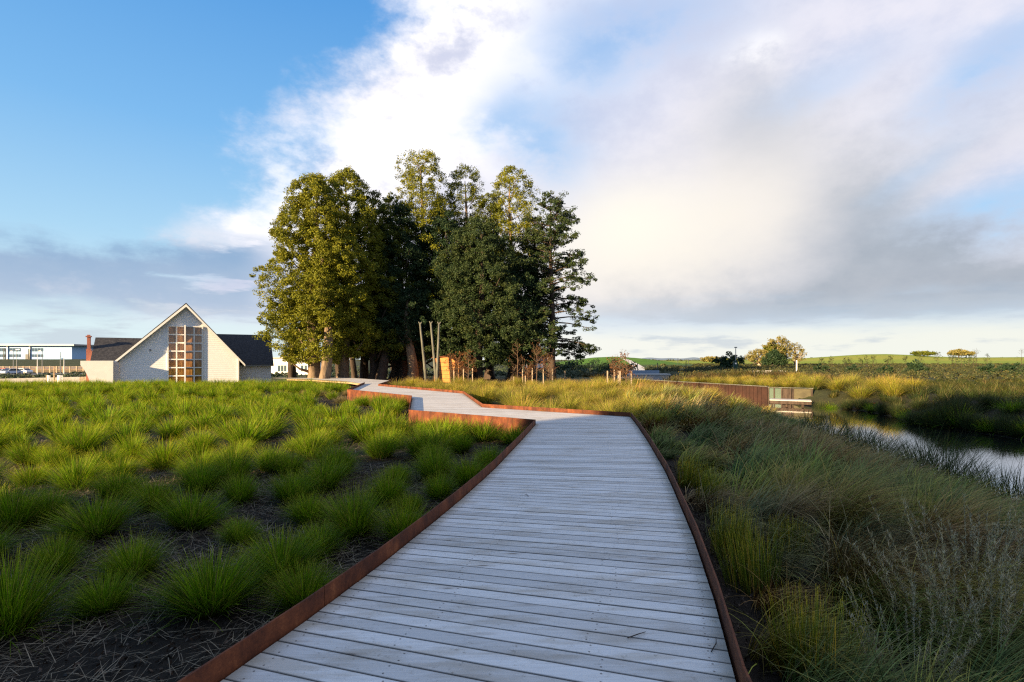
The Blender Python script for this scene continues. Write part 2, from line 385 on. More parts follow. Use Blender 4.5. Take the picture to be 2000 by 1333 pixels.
# ------------------------------------------------------------------ world: sky and clouds, all by direction
def build_world():
    w = bpy.data.worlds.new('World'); sc.world = w; w.use_nodes = True
    nt = NT(w.node_tree); bg = w.node_tree.nodes['Background']
    d = nt.node('ShaderNodeTexCoord').outputs['Generated']
    sp = nt.node('ShaderNodeSeparateXYZ'); nt.l.new(d, sp.inputs[0]); x, y, z = (E(nt, sp.outputs[i]) for i in range(3))
    az = nt.math('ARCTAN2', x, y); el = nt.math('ARCSINE', z)
    zz = nt.math('MAXIMUM', z, 0.) + .16
    pl = nt.vec(x / zz, y / zz, 0.)
    def ae(px, py):
        a = math.atan((px - 1000) / 1000); return a, math.atan((HZ - py) / 1000 * math.cos(a))
    w1 = nt.noise(nt.mapping(d, (1, 1, 2.0)), 3.0, 7, .58)          # broad warp
    w2 = nt.noise(nt.mapping(d, (1, 1, 1.6), loc=(4, 1, 7)), 7.0, 8, .62)
    fl = nt.noise(nt.mapping(d, (1, 1, 5.5), loc=(2, 8, 3)), 4.5, 8, .6)   # flat streaks near the horizon
    azw = az + (w1 - .5) * .26 + (w2 - .5) * .08; elw = el + (w2 - .5) * .12 + (w1 - .5) * .1
    def blob(px, py, wx, wy, rot=0., warp=True):
        a0, e0 = ae(px, py); ca = math.cos(a0)
        A = (azw if warp else az) - a0; B = (elw if warp else el) - e0
        c, s = math.cos(math.radians(rot)), math.sin(math.radians(rot))
        sx = wx / 1000 * ca * ca; sy = wy / 1000 * ca
        p = (A * c + B * s) * (1 / sx); q = (B * c - A * s) * (1 / sy)
        return nt.math('EXPONENT', (p * p + q * q) * -1.)
    # clear sky
    t = nt.smooth(0., .62, el)
    clear = nt.ramp(nt.math('POWER', nt.math('MAXIMUM', el, 0.) / 1.2, .75, clamp=True),
        [(0., (.80, .92, .95)), (.12, (.70, .88, .96)), (.26, (.44, .73, .97)), (.42, (.22, .53, .93)), (.6, (.10, .365, .82)), (1., (.06, .25, .60))])
    ns = nt.node('ShaderNodeTexSky', sky_type='NISHITA'); ns.sun_disc = False; ns.sun_elevation = math.radians(12.5); ns.sun_rotation = math.radians(-134)
    nis = nt.mix(1., ns.outputs[0], (.12, .12, .12), 'MULTIPLY')
    clear = nt.mix(.12, clear, nis)
    # pale wash to the right of the picture
    clear = nt.mix(nt.smooth(-.25, .35, az) * .55, clear, (.44, .64, .93))
    # ---- the great cloud: everything right of a slanted front
    (a0, e0), (a1, e1) = ae(735, 0), ae(450, 420)
    L = math.hypot(a0 - a1, e0 - e1); nx, ny = (e0 - e1) / L, -(a0 - a1) / L
    sd = (az - a1) * nx + (el - e1) * ny + (w1 - .5) * .34 + (w2 - .5) * .26 + .015
    dens = nt.smooth(-.035, .10, sd)
    lowcut = nt.smooth(.02, .12, el + (fl - .5) * .10)
    holes = blob(1120, 130, 130, 100, 0) * .55 + blob(1040, 290, 60, 90, 60) * .6 + blob(1300, 30, 180, 60) * .6 + blob(1640, 130, 150, 40, 15) * .35 + blob(1930, 120, 150, 60, 20) * .7 \
        + blob(1990, 395, 190, 48, 8) * 1.3 + blob(960, 220, 50, 40) * .35 + blob(1800, 330, 130, 25, 30) * .3
    hn = nt.smooth(.3, .62, w2)
    dens = (dens - holes * (hn * .6 + .55)).clamp()
    # no cloud left of front below it: the left bank sits there
    backdark = nt.smooth(1.6, 2.4, nt.math('ABSOLUTE', az))
    cloud = nt.mix(nt.smooth(.3, .65, w2), (.66, .69, .85), (.84, .83, .93))
    white = blob(930, 130, 230, 150, 20) + blob(570, 390, 130, 90, 40) + blob(720, 330, 200, 110, 20) + blob(1510, 72, 60, 24) + blob(860, 60, 120, 90) * .7
    cloud = nt.mix((white * nt.smooth(.28, .6, w2) * 1.2).clamp(), cloud, (1.08, 1.06, 1.10))
    cream = blob(1240, 500, 330, 150, 10, False) * .95 + blob(1480, 380, 170, 190, 0) * .4
    cloud = nt.mix(cream.clamp(), cloud, (.97, .91, .83))
    glow = blob(1230, 440, 120, 75, 0, False)
    cloud = nt.mix(glow.clamp() * .8, cloud, (1.05, 1.0, .87))
    grey = blob(1850, 560, 420, 105, 0) * 1.15 + blob(1700, 400, 160, 110, 35) * .8 + blob(1500, 220, 120, 110) * .45 + blob(1350, 610, 300, 45) * .55 + blob(1950, 250, 200, 60, 20) * .2
    cloud = nt.mix(grey.clamp() * .9, cloud, nt.mix(w2, (.27, .34, .42), (.52, .55, .60)))
    sky = nt.mix(dens * lowcut, clear, cloud)
    # ---- left bank of cloud
    top = .215 + (w1 - .5) * .14
    lb = nt.smooth(0., .035, (az * .10 + .262) - el + (w2 - .5) * .10 + (fl - .5) * .05) * nt.smooth(.05, .10, el + (fl - .5) * .09) * nt.smooth(-.38, -.50, az)
    lbgap = nt.smooth(.54, .64, fl)
    lc = nt.mix(nt.smooth(.06, .2, el + (w2 - .5) * .12), (.47, .57, .72), (.26, .42, .64))
    lc = nt.mix(nt.smooth(.5, .7, w2) * .6, lc, (.66, .70, .80))
    sky = nt.mix(lb * (1. - lbgap * .75) * .97, sky, lc)
    sky = nt.mix((blob(415, 455, 50, 22) * 1.1).clamp() * .6, sky, (.85, .85, .92))
    # ---- thin streaks over the pale horizon
    hz = nt.smooth(.0, .02, el) * nt.smooth(.13, .06, el)
    base = nt.mix(nt.smooth(.085, .03, el + (fl - .5) * .06) * .9, sky, nt.ramp(nt.smooth(-.8, .8, az), [(0., (.72, .88, .92)), (.5, (.97, .95, .87)), (1., (.93, .93, .82))]))
    st = nt.smooth(.50, .62, fl) * hz
    sky = nt.mix(st * .65, base, (.55, .62, .70))
    # overhead and behind: open blue with soft cloud
    ob = nt.smooth(.75, 1.1, el)
    sky = nt.mix(ob, sky, nt.mix(nt.smooth(.45, .65, w1), (.24, .42, .80), (.7, .74, .86)))
    sky = nt.mix(backdark * .8, sky, nt.mix(nt.smooth(.45, .65, w1), (.22, .40, .74), (.62, .66, .78)))
    sky = nt.mix(nt.smooth(0., -.05, el), sky, (.10, .11, .09))
    nt.put(bg.inputs[0], sky); bg.inputs[1].default_value = .31
    w.cycles.sampling_method = 'MANUAL'; w.cycles.sample_map_resolution = 512
build_world()
sun = bpy.data.lights.new('sun', 'SUN'); sun.energy = 5.0; sun.angle = math.radians(.6); sun.color = (1.0, .72, .40)
so = bpy.data.objects.new('sun', sun); COL.objects.link(so); so.rotation_euler = S_DIR.to_track_quat('Z', 'Y').to_euler(); so.location = (-40, -30, 40)

cam = bpy.data.cameras.new('camera'); cam.lens = 18; cam.sensor_width = 36; cam.shift_y = 36.5 / 2000; cam.clip_start = .05; cam.clip_end = 9000
co = bpy.data.objects.new('camera', cam); COL.objects.link(co); co.location = (0, 0, CAMZ); co.rotation_euler = (math.radians(90), 0, 0); sc.camera = co
sc.view_settings.view_transform = 'Standard'; sc.view_settings.look = 'None'; sc.view_settings.exposure = 1.72; sc.view_settings.gamma = 1
sc.cycles.max_bounces = 6; sc.cycles.transparent_max_bounces = 8; sc.cycles.diffuse_bounces = 3; sc.cycles.glossy_bounces = 3
sc.cycles.use_denoising = False; sc.cycles.denoiser = 'OPENIMAGEDENOISE'; sc.cycles.denoising_input_passes = 'RGB_ALBEDO_NORMAL'; sc.cycles.denoising_prefilter = 'ACCURATE'; sc.cycles.pixel_filter_type = 'BLACKMAN_HARRIS'; sc.cycles.filter_width = 1.25; sc.cycles.use_adaptive_sampling = True; sc.cycles.adaptive_threshold = .005; sc.cycles.sample_clamp_indirect = 4

# ------------------------------------------------------------------ boardwalk geometry
PAIRS = [((-1.80, 1.0), (.64, .1)), ((-1.18, 2.95), (1.02, 2.3)), ((-.955, 3.76), (1.262, 3.2)), ((-.715, 4.75), (1.525, 4.3)), ((-.555, 5.45), (1.67, 4.99)),
         ((-.35, 6.44), (1.90, 6.1)), ((-.215, 7.14), (2.06, 6.91)), ((.18, 9.5), (2.49, 9.4)), ((.56, 11.9), (2.89, 11.95))]
LP = [(.56, 11.9), (-2.85, 14.25), (-3.87, 19.9), (-7.76, 24.2), (-9.1, 31.7), (-11.5, 35.5), (-16, 40), (-20, 42.5)]
RP = [(2.89, 11.95), (3.1, 13.45), (-.94, 16.1), (-2.17, 22.7), (-7.7, 29.4), (-8.5, 36.6), (-13, 42), (-19, 45)]
LEFTX = [p[0] for p in PAIRS] + LP[1:]; RIGHTX = [p[1] for p in PAIRS] + RP[1:]
def lx(y): return float(np.interp(y, [p[1] for p in LEFTX], [p[0] for p in LEFTX]))
def rx(y): return float(np.interp(y, [p[1] for p in RIGHTX], [p[0] for p in RIGHTX]))
DZ = .45
def build_boardwalk():
    root = empty('boardwalk', (0, 6, 0), label='zigzag timber boardwalk of weathered grey planks with rusted steel edging', cat='boardwalk')
    mb = MB()
    off = Vector((0, 6, 0))
    def board(a0, b0, a1, b1):
        """a0-b0 near edge (left,right), a1-b1 far edge; split lengthwise so tint can vary at the ends"""
        r = random.random(); z = DZ + random.uniform(-.0012, .0012)
        gap = .0026 + random.random() * .0016
        a0, b0, a1, b1 = (Vector((*p, 0)) for p in (a0, b0, a1, b1))
        u0 = (a1 - a0).normalized() * gap; u1 = (b1 - b0).normalized() * gap
        a0, b0, a1, b1 = a0 + u0, b0 + u1, a1 - u0, b1 - u1
        ts = [0, .04, .1, .5, .9, .96, 1]; bev = .0022
        vs = []; tt = []
        for t in ts:
            p = a0.lerp(b0, t); q = a1.lerp(b1, t); w = (q - p)
            e = w.normalized() * bev
            for v, zz, bx in ((p, z - .03, 0), (p, z - bev * .8, 0), (p + e, z, .03), (q - e, z, .97), (q, z - bev * .8, 1), (q, z - .03, 1)):
                vs.append((v.x, v.y - 6, zz)); tt.append((r, bx, min(t, 1 - t)))
        fs = []
        for i in range(len(ts) - 1):
            for k in range(5):
                fs.append((i * 6 + k, i * 6 + 6 + k, i * 6 + 7 + k, i * 6 + 1 + k))
        o = len(mb.v); mb.v += vs; mb.t += tt
        for f in fs: mb.f.append(tuple(i + o for i in f)); mb.m.append(0)
    for (l0, r0), (l1, r1) in zip(PAIRS[:-1], PAIRS[1:]):
        m = (math.dist(l0, l1) + math.dist(r0, r1)) / 2; n = max(1, round(m / .116))
        for i in range(n):
            f = lambda a, b, t: (a[0] + (b[0] - a[0]) * t, a[1] + (b[1] - a[1]) * t)
            board(f(l0, l1, i / n), f(r0, r1, i / n), f(l0, l1, (i + 1) / n), f(r0, r1, (i + 1) / n))
    y = 11.96
    while y < 42.3:
        y1 = y + .116
        board((lx(y), y), (rx(y), y), (lx(y1), y1), (rx(y1), y1)); y = y1
    mb.obj('deck', M_deck, root)
    # joists beneath
    jb = MB()
    for k in (.12, .5, .88):
        pts = []
        for yy in np.linspace(1.2, 42, 90):
            pts.append((lx(yy) * (1 - k) + rx(yy) * k, yy - 6, DZ - .11))
        for a, b in zip(pts[:-1], pts[1:]):
            jb.prism([(a[0] - .03, a[1], DZ - .18), (a[0] + .03, a[1], DZ - .18), (a[0] + .03, a[1], DZ - .04), (a[0] - .03, a[1], DZ - .04)], (b[0] - a[0], b[1] - a[1], 0))
    jb.obj('joist', M_timber, root)
    def _twig(): pass
    def plate(pts, side, top=DZ + .11):
        """steel plate following the deck edge, on its outer side"""
        n = len(pts); vs = []
        for i, p in enumerate(pts):
            a = Vector(pts[max(i - 1, 0)]); c = Vector(pts[min(i + 1, n - 1)]); d = (c - a).normalized()
            nrm = Vector((-d.y, d.x)) * side
            q0 = Vector(p) + nrm * .018; q1 = Vector(p) + nrm * .030
            g = ground(p[0], p[1]) - .06
            for q, zz in ((q0, g), (q0, top), (q1, top), (q1, g)): vs.append((q.x, q.y - 6, zz))
        fs = []
        for i in range(n - 1):
            for k in range(4): fs.append((i * 4 + k, i * 4 + (k + 1) % 4, i * 4 + 4 + (k + 1) % 4, i * 4 + 4 + k))
        fs += [(0, 3, 2, 1), ((n - 1) * 4, (n - 1) * 4 + 1, (n - 1) * 4 + 2, (n - 1) * 4 + 3)]
        m = MB(); m.add(vs, fs); return m.obj('edge_plate', M_corten, root)
    def curve(pts, k=8):
        out = []
        ys = [p[1] for p in pts]; xs = [p[0] for p in pts]
        for t in np.linspace(0, len(pts) - 1, (len(pts) - 1) * k + 1):
            i = min(int(t), len(pts) - 2); f = t - i
            p0, p1, p2, p3 = (np.array(pts[max(i - 1, 0)]), np.array(pts[i]), np.array(pts[i + 1]), np.array(pts[min(i + 2, len(pts) - 1)]))
            out.append(tuple(.5 * ((2 * p1) + (p2 - p0) * f + (2 * p0 - 5 * p1 + 4 * p2 - p3) * f * f + (3 * p1 - p0 - 3 * p2 + p3) * f ** 3)))
        return out
    def run(pts, side, L=2.42):
        V = [Vector(p) for p in pts]; cum = [0]
        for a, b in zip(V[:-1], V[1:]): cum.append(cum[-1] + (b - a).length)
        n = max(1, round(cum[-1] / L))
        at = lambda q: tuple(np.array([np.interp(q, cum, [v.x for v in V]), np.interp(q, cum, [v.y for v in V])]))
        for i in range(n):
            a, b = cum[-1] * i / n + (.003 if i else 0), cum[-1] * (i + 1) / n - (.003 if i < n - 1 else 0)
            qs = [a] + [c for c in cum if a + .05 < c < b - .05] + [b]
            plate([at(q) for q in qs], side)
    run([p[0] for p in PAIRS], 1); run([p[1] for p in PAIRS] + [RP[1]], -1)
    for a, b in zip(LP[:4], LP[1:5]): run([a, b], 1)
    for a, b in zip(RP[1:5], RP[2:6]): run([a, b], -1)
build_boardwalk()

for x, y, a, L, lab in ((1.02, 2.62, .9, .16, 'thin dry twig lying on the deck near the right edging'), (.62, 2.75, .35, .13, 'short dry twig on the planks left of the other twig'), (.18, 5.6, 1.9, .09, 'small dark leaf stem on the planks farther up the deck')):
    m = MB(); m.tube([(0, 0, .004), (L * .5 * math.cos(a), L * .5 * math.sin(a), .012), (L * math.cos(a + .15), L * math.sin(a + .15), .004)], [.003, .0028, .0015], 5)
    o = m.obj('fallen_twig', M_barkd); o.location = (x, y, DZ + .002); meta(o, lab, 'twig')
# ------------------------------------------------------------------ ground sheet
def axis(lo, hi, a, b, step, grow=1.14):
    v = list(np.arange(a, b + 1e-6, step)); s = step; x = a
    pre = []
    while x > lo: s *= grow; x -= s; pre.append(x)
    s = step; x = v[-1]
    while x < hi: s *= grow; x += s; v.append(x)
    return np.array(pre[::-1] + v)
def build_ground():
    xs = axis(-4200, 4200, -14, 26, .35, 1.07); ys = axis(-1500, 5200, -1, 52, .35, 1.055)
    X, Y = np.meshgrid(xs, ys); Z = ground(X.ravel(), Y.ravel()).reshape(X.shape)
    # tuck the soil under the deck
    nx, ny = len(xs), len(ys)
    V = np.stack([X.ravel(), Y.ravel(), Z.ravel()], 1)
    i = np.arange((nx - 1) * (ny - 1)); r = i // (nx - 1); c = i % (nx - 1); a = r * nx + c
    F = np.stack([a, a + 1, a + nx + 1, a + nx], 1)
    x, y = V[:, 0], V[:, 1]; u = x / np.maximum(y, 1)
    col = np.tile(np.array([.022, .018, .014]), (len(V), 1))
    def blend(m, c): m = m[:, None]; return col * (1 - m) + np.array(c) * m
    col = blend(sst(24, 36, y), (.05, .06, .025))
    col = blend(sst(45, 70, y), (.045, .055, .028))
    hill = np.exp(-(((x - 27.5) / 20) ** 2 + ((y - 140) / 30) ** 2))
    col = blend(sst(.3, .5, hill), (.075, .17, .018))
    col = blend(sst(190, 225, y) * sst(.2, .3, u), (.20, .26, .03))
    band = sst(250, 262, y) * sst(300, 288, y) * sst(.3, .5, u)
    col = blend(band * .5, (.32, .29, .05))
    col = blend(sst(900, 1500, y), (.10, .12, .07))
    t = stream_t(x, y); col = blend(sst(.8, .1, t), (.018, .014, .010))
    tint = np.clip(col, 0, 1)
    me = npmesh('ground', V, F, tint, True)
    o = link('ground', me, M_ground); meta(o, kind='structure')
    # water sheet
    L, Rr = [], []
    for i, (sx, sy, w) in enumerate(STREAM):
        a = STREAM[max(i - 1, 0)]; b = STREAM[min(i + 1, len(STREAM) - 1)]; d = Vector((b[0] - a[0], b[1] - a[1])).normalized()
        L.append((sx - d.y * (w + .9), sy + d.x * (w + .9), -.75)); Rr.append((sx + d.y * (w + .9), sy - d.x * (w + .9), -.75))
    V = L + Rr; n = len(L); F = [(i, i + n, i + n + 1, i + 1) for i in range(n - 1)]
    me = bpy.data.meshes.new('water'); me.from_pydata(V, [], F); o = link('water', me, M_water); meta(o, kind='structure')
build_ground()

# ------------------------------------------------------------------ blades
def blades(base, ang, L, lean, curve, w, seg, rnd, cl, taper=.7, twist=1.0):
    N = len(L); k = seg + 1
    t = np.linspace(0, 1, k)[None, :]
    th = lean[:, None] + curve[:, None] * t
    ds = (L / seg)[:, None]
    h = np.concatenate([np.zeros((N, 1)), np.cumsum(np.sin((th[:, 1:] + th[:, :-1]) / 2) * ds, 1)], 1)
    z = np.concatenate([np.zeros((N, 1)), np.cumsum(np.cos((th[:, 1:] + th[:, :-1]) / 2) * ds, 1)], 1)
    ca, sa = np.cos(ang)[:, None], np.sin(ang)[:, None]
    cx = base[:, 0:1] + h * ca; cy = base[:, 1:2] + h * sa; cz = base[:, 2:3] + z
    tw = ang + math.pi / 2 + (R_.random(N) - .5) * twist
    ww = w[:, None] * .5 * (1 - t) ** taper + w[:, None] * .04
    ox, oy = np.cos(tw)[:, None] * ww, np.sin(tw)[:, None] * ww
    A = np.stack([cx - ox, cy - oy, cz], 2); B = np.stack([cx + ox, cy + oy, cz], 2)
    V = np.stack([A, B], 2).reshape(-1, 3)      # N,k,2,3
    base_i = (np.arange(N) * k * 2)[:, None] + (np.arange(seg) * 2)[None, :]
    F = np.stack([base_i, base_i + 1, base_i + 3, base_i + 2], 2).reshape(-1, 4)
    T = np.stack([np.broadcast_to(rnd[:, None, None], (N, k, 2)), np.broadcast_to(t[:, :, None], (N, k, 2)), np.broadcast_to(cl[:, None, None], (N, k, 2))], 3).reshape(-1, 3)
    return V, F, T
def tussock_mesh(name, n, r0, L0, lean0, lean1, cur0, cur1, w, seg=5, stray=.08):
    rr = r0 * np.sqrt(R_.random(n)); a = R_.random(n) * 2 * math.pi
    base = np.stack([rr * np.cos(a), rr * np.sin(a), np.full(n, -.03)], 1)
    ang = a + R_.normal(0, .5, n)
    f = (rr / r0)
    L = L0 * R_.uniform(.65, 1.12, n) * (1 - .15 * f)
    lean = lean0 + (lean1 - lean0) * f * R_.uniform(.5, 1.15, n)
    cur = R_.uniform(cur0, cur1, n) * (.4 + .6 * f)
    st = R_.random(n) < stray; cur[st] *= 1.7; lean[st] *= 1.5
    V, F, T = blades(base, ang, L, lean, cur, w * R_.uniform(.6, 1.3, n), seg, R_.random(n), np.clip(R_.normal(.5, .2, n), 0, 1))
    return npmesh(name, V, F, T)
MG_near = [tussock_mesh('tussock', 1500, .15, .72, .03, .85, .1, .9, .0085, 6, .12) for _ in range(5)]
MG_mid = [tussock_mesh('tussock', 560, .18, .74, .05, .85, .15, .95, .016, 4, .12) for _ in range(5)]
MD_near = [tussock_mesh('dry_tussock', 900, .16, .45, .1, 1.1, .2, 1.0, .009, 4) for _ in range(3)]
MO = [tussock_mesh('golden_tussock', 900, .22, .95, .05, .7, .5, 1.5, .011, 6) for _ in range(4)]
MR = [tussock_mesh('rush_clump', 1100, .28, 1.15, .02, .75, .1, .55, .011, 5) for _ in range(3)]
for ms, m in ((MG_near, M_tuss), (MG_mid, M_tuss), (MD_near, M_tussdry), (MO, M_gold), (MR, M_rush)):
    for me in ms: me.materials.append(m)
ORD = ['first', 'second', 'third', 'fourth', 'fifth', 'sixth', 'seventh', 'eighth', 'ninth', 'tenth', 'eleventh', 'twelfth', 'thirteenth', 'fourteenth', 'fifteenth', 'sixteenth', 'seventeenth', 'eighteenth', 'nineteenth', 'twentieth',
       'twenty-first', 'twenty-second', 'twenty-third', 'twenty-fourth', 'twenty-fifth', 'twenty-sixth', 'twenty-seventh', 'twenty-eighth', 'twenty-ninth', 'thirtieth', 'thirty-first', 'thirty-second', 'thirty-third', 'thirty-fourth']
MR2 = [tussock_mesh('rush_clump', 600, .3, 1.0, .05, 1.1, .2, .9, .018, 5, .15) for _ in range(2)]
for me in MR2: me.materials.append(M_tuss)
def place(name, me, x, y, s=1, zs=1, **k):
    o = bpy.data.objects.new(name, me); COL.objects.link(o)
    o.location = (x, y, ground(x, y)); o.rotation_euler = (random.uniform(-.16, .16), random.uniform(-.16, .16), random.random() * 6.28); e = random.uniform(.86, 1.14); o.scale = (s * e, s / e, s * zs * random.uniform(.85, 1.12))
    return meta(o, **k)
NEAR = [(412, 1195, 1.02, 'big dark green tussock, the largest beside the steel edging at the front'),
        (548, 1128, .85, 'green tussock just behind the largest one, close to the steel edging'),
        (690, 1045, .95, 'round green tussock overlooking the steel edging, third back along it'),
        (15, 1225, .95, 'green tussock cut by the picture edge, nearest at the far left corner'),
        (190, 1050, 1.0, 'brown-tinged green tussock standing on straw, left of the largest one'),
        (372, 1035, .95, 'full green tussock directly behind the largest front one'),
        (110, 1115, .6, 'small brownish tussock between the corner tussock and the brown-tinged one'),
        (22, 1035, .95, 'dark green tussock at the left picture edge, second nearest there'),
        (150, 955, .95, 'green tussock left of the brightly lit tussock in the front bed'),
        (392, 935, 1.0, 'wide olive tussock right of the brightly lit one'),
        (258, 898, .95, 'tussock with brightly sunlit blade tips, standing alone at the left'),
        (570, 985, .85, 'green tussock with straw-coloured blades left of the straw patch'),
        (655, 935, 1.05, 'tall bright green tussock in the middle of the bed'),
        (528, 925, .95, 'green tussock behind a bare straw patch, mid bed'),
        (852, 935, .9, 'bright green tussock close beside the steel edging before the first bend'),
        (758, 985, .85, 'green tussock leaning over the edging, right of the round one'),
        (900, 885, .85, 'bright tussock against the edging just before the first bend'),
        (965, 850, .7, 'small tussock tucked into the corner of the first bend'),
        (640, 868, .95, 'yellow-green sunlit tussock in the middle distance of the bed'),
        (55, 905, 1.0, 'broad tussock near the left picture edge, middle of the bed'),
        (765, 875, .95, 'bright green tussock left of the two by the first bend'),
        (850, 850, .85, 'light green tussock in front of the rusted bend plate'),
        (300, 1000, .7, 'small tussock between the brown-tinged and the full green one'),
        (470, 1060, .55, 'small tussock wedged behind the largest front tussock'),
        (262, 1128, .72, 'small upright tussock standing in the straw left of the largest front tussock'),
        (205, 1190, .62, 'little tussock alone on the bare mulch, nearest the bottom left of the bed'),
        (622, 1085, .68, 'small green tussock between the front pair and the round one by the edging'),
        (468, 985, .75, 'medium tussock in the gap behind the full green one'),
        (95, 1020, .8, 'medium tussock between the left picture edge and the brown-tinged one'),
        (800, 1000, .55, 'little tussock pressed against the steel edging, fourth back along it'),
        (-60, 1110, .9, 'tussock mostly outside the left picture edge, front of bed')]
G1 = 'green tussocks in the bed left of the boardwalk'
pts = []
for i, (px, py, s, lab) in enumerate(NEAR):
    d = 1950 / (py - HZ); x = (px - 1000) / 1000 * d
    place('tussock', MG_near[i % 5], x, d, s * .84, label=lab, cat='tussock', group=G1); pts.append((x, d))
row = 0; y = 3.7; cnt = 0
while y < 30 and cnt < 268:
    n = 0; x = lx(y) - .75 - random.random() * .3; row += 1
    while x > -1.03 * y - .4:
        xx = x + random.uniform(-.28, .28); yy = y + random.uniform(-.35, .35)
        dry = (y > 22 and -.50 * y < xx < -.30 * y)
        if yy > 3.5 and not (yy < 4.6 and xx / yy < -.42) and min((math.hypot(xx - a, yy - b) for a, b in pts), default=9) > (.56 if yy < 10 else .72) and xx < lx(yy) - .45:
            n += 1; cnt += 1; pts.append((xx, yy)); s = random.uniform(.55, .9) if yy < 9 else random.uniform(.6, 1.12)
            far = yy > 11
            if dry and random.random() < .7:
                place('dry_tussock', MD_near[n % 3], xx, yy, s, label=f'dry grey-brown tussock, {ORD[n-1]} from the boardwalk, row {row} beyond the first bend', cat='tussock', group='dry tussocks on the bare patch')
            else:
                place('tussock', MG_mid[(n + row) % 5] if far else MG_near[(n + row) % 5], xx, yy, s, label=f'green tussock, {ORD[n-1]} out from the boardwalk in planting row {row}', cat='tussock', group=G1)
        x -= (.86 if y < 9 else 1.02) * random.uniform(.8, 1.2) * (1 + .012 * y)
    y += (.84 if y < 9 else .98) * (1 + .012 * y)
for i, (x, y_) in enumerate([(.05, 11.7), (-.7, 12.2), (-1.5, 12.65), (-2.3, 13.2), (-4.4, 20.0), (-5.3, 20.9), (-6.3, 21.8), (-3.1, 13.6)]):
    place('tussock', MG_mid[i % 5], x, y_, .85, label=f'green tussock standing against the rusted bend plates, {ORD[i]} from the first bend', cat='tussock', group=G1)
print('tussocks', cnt, 'rows', row, y)

def merged(name, items, mat, **k):
    """items: list of (V,F,T) -> one mesh object"""
    o = 0; Vs, Fs, Ts = [], [], []
    for V, F, T in items: Vs.append(V); Fs.append(F + o); Ts.append(T); o += len(V)
    me = npmesh(name, np.concatenate(Vs), np.concatenate(Fs), np.concatenate(Ts))
    ob = link(name, me, mat); return meta(ob, **k)
def field(cx, cy, cs, n, r0, L0, lean, cur, w, seg, cl=None):
    """many clumps as blade arrays; cs scale per clump"""
    m = len(cx); idx = np.repeat(np.arange(m), n); N = m * n
    rr = r0 * np.sqrt(R_.random(N)) * cs[idx]; a = R_.random(N) * 2 * math.pi
    bx = cx[idx] + rr * np.cos(a); by = cy[idx] + rr * np.sin(a); bz = ground(bx, by) - .02
    f = R_.random(N)
    c = (R_.random(m) if cl is None else cl)[idx]
    return blades(np.stack([bx, by, bz], 1), a + R_.normal(0, .6, N), L0 * cs[idx] * R_.uniform(.6, 1.1, N), lean[0] + (lean[1] - lean[0]) * f, R_.uniform(cur[0], cur[1], N), w * R_.uniform(.6, 1.3, N), seg, R_.random(N), c)
# far part of the left bed, past the countable tussocks
def scatter(x0, x1, y0, y1, step, cond):
    X, Y = np.meshgrid(np.arange(x0, x1, step), np.arange(y0, y1, step)); X = X.ravel() + R_.uniform(-.45, .45, X.size) * step; Y = Y.ravel() + R_.uniform(-.45, .45, Y.size) * step
    m = cond(X, Y); return X[m], Y[m]
LXv = lambda y: np.interp(y, [p[1] for p in LEFTX], [p[0] for p in LEFTX]); RXv = lambda y: np.interp(y, [p[1] for p in RIGHTX], [p[0] for p in RIGHTX])
YB = yy - 1
X, Y = scatter(-46, -5, YB, 42, 1.12, lambda x, y: (x < LXv(y) - .8) & (x > -1.06 * y) & (y + .0 * x < 41.0 + (x + 34) * .15) & (y > YB + R_.random(x.shape) * 1.5))
merged('grass', [field(X, Y, R_.uniform(.6, 1.15, len(X)), 260, .2, .72, (.05, .95), (.2, .9), .02, 3)], M_tuss, kind='stuff')
# straw on the mulch
def litter(X, Y, n, L0, w):
    idx = np.repeat(np.arange(len(X)), n); N = len(idx)
    bx = X[idx] + R_.normal(0, .35, N); by = Y[idx] + R_.normal(0, .35, N)
    keep = ((bx < LXv(by) - .06) | (bx > RXv(by) + .06)); bx, by = bx[keep], by[keep]; N = len(bx)
    return blades(np.stack([bx, by, ground(bx, by) + R_.uniform(.004, .05, N)], 1), R_.random(N) * 6.28, L0 * R_.uniform(.4, 1.2, N), R_.uniform(1.35, 1.62, N), R_.uniform(-.25, .3, N), w * R_.uniform(.6, 1.2, N), 3, R_.random(N), R_.random(N), .4, .5)
X, Y = scatter(-9, 1, 1.4, 9, .42, lambda x, y: (x < LXv(y) - .1) & (x > -1.1 * y - .5))
X2, Y2 = scatter(-26, 1, 9, 26, .9, lambda x, y: (x < LXv(y) - .1) & (x > -1.05 * y))
m = R_.random(len(X)) < .75
merged('straw', [litter(X[m], Y[m], 70, .24, .0045), litter(X2, Y2, 50, .28, .009)], M_straw, kind='stuff')

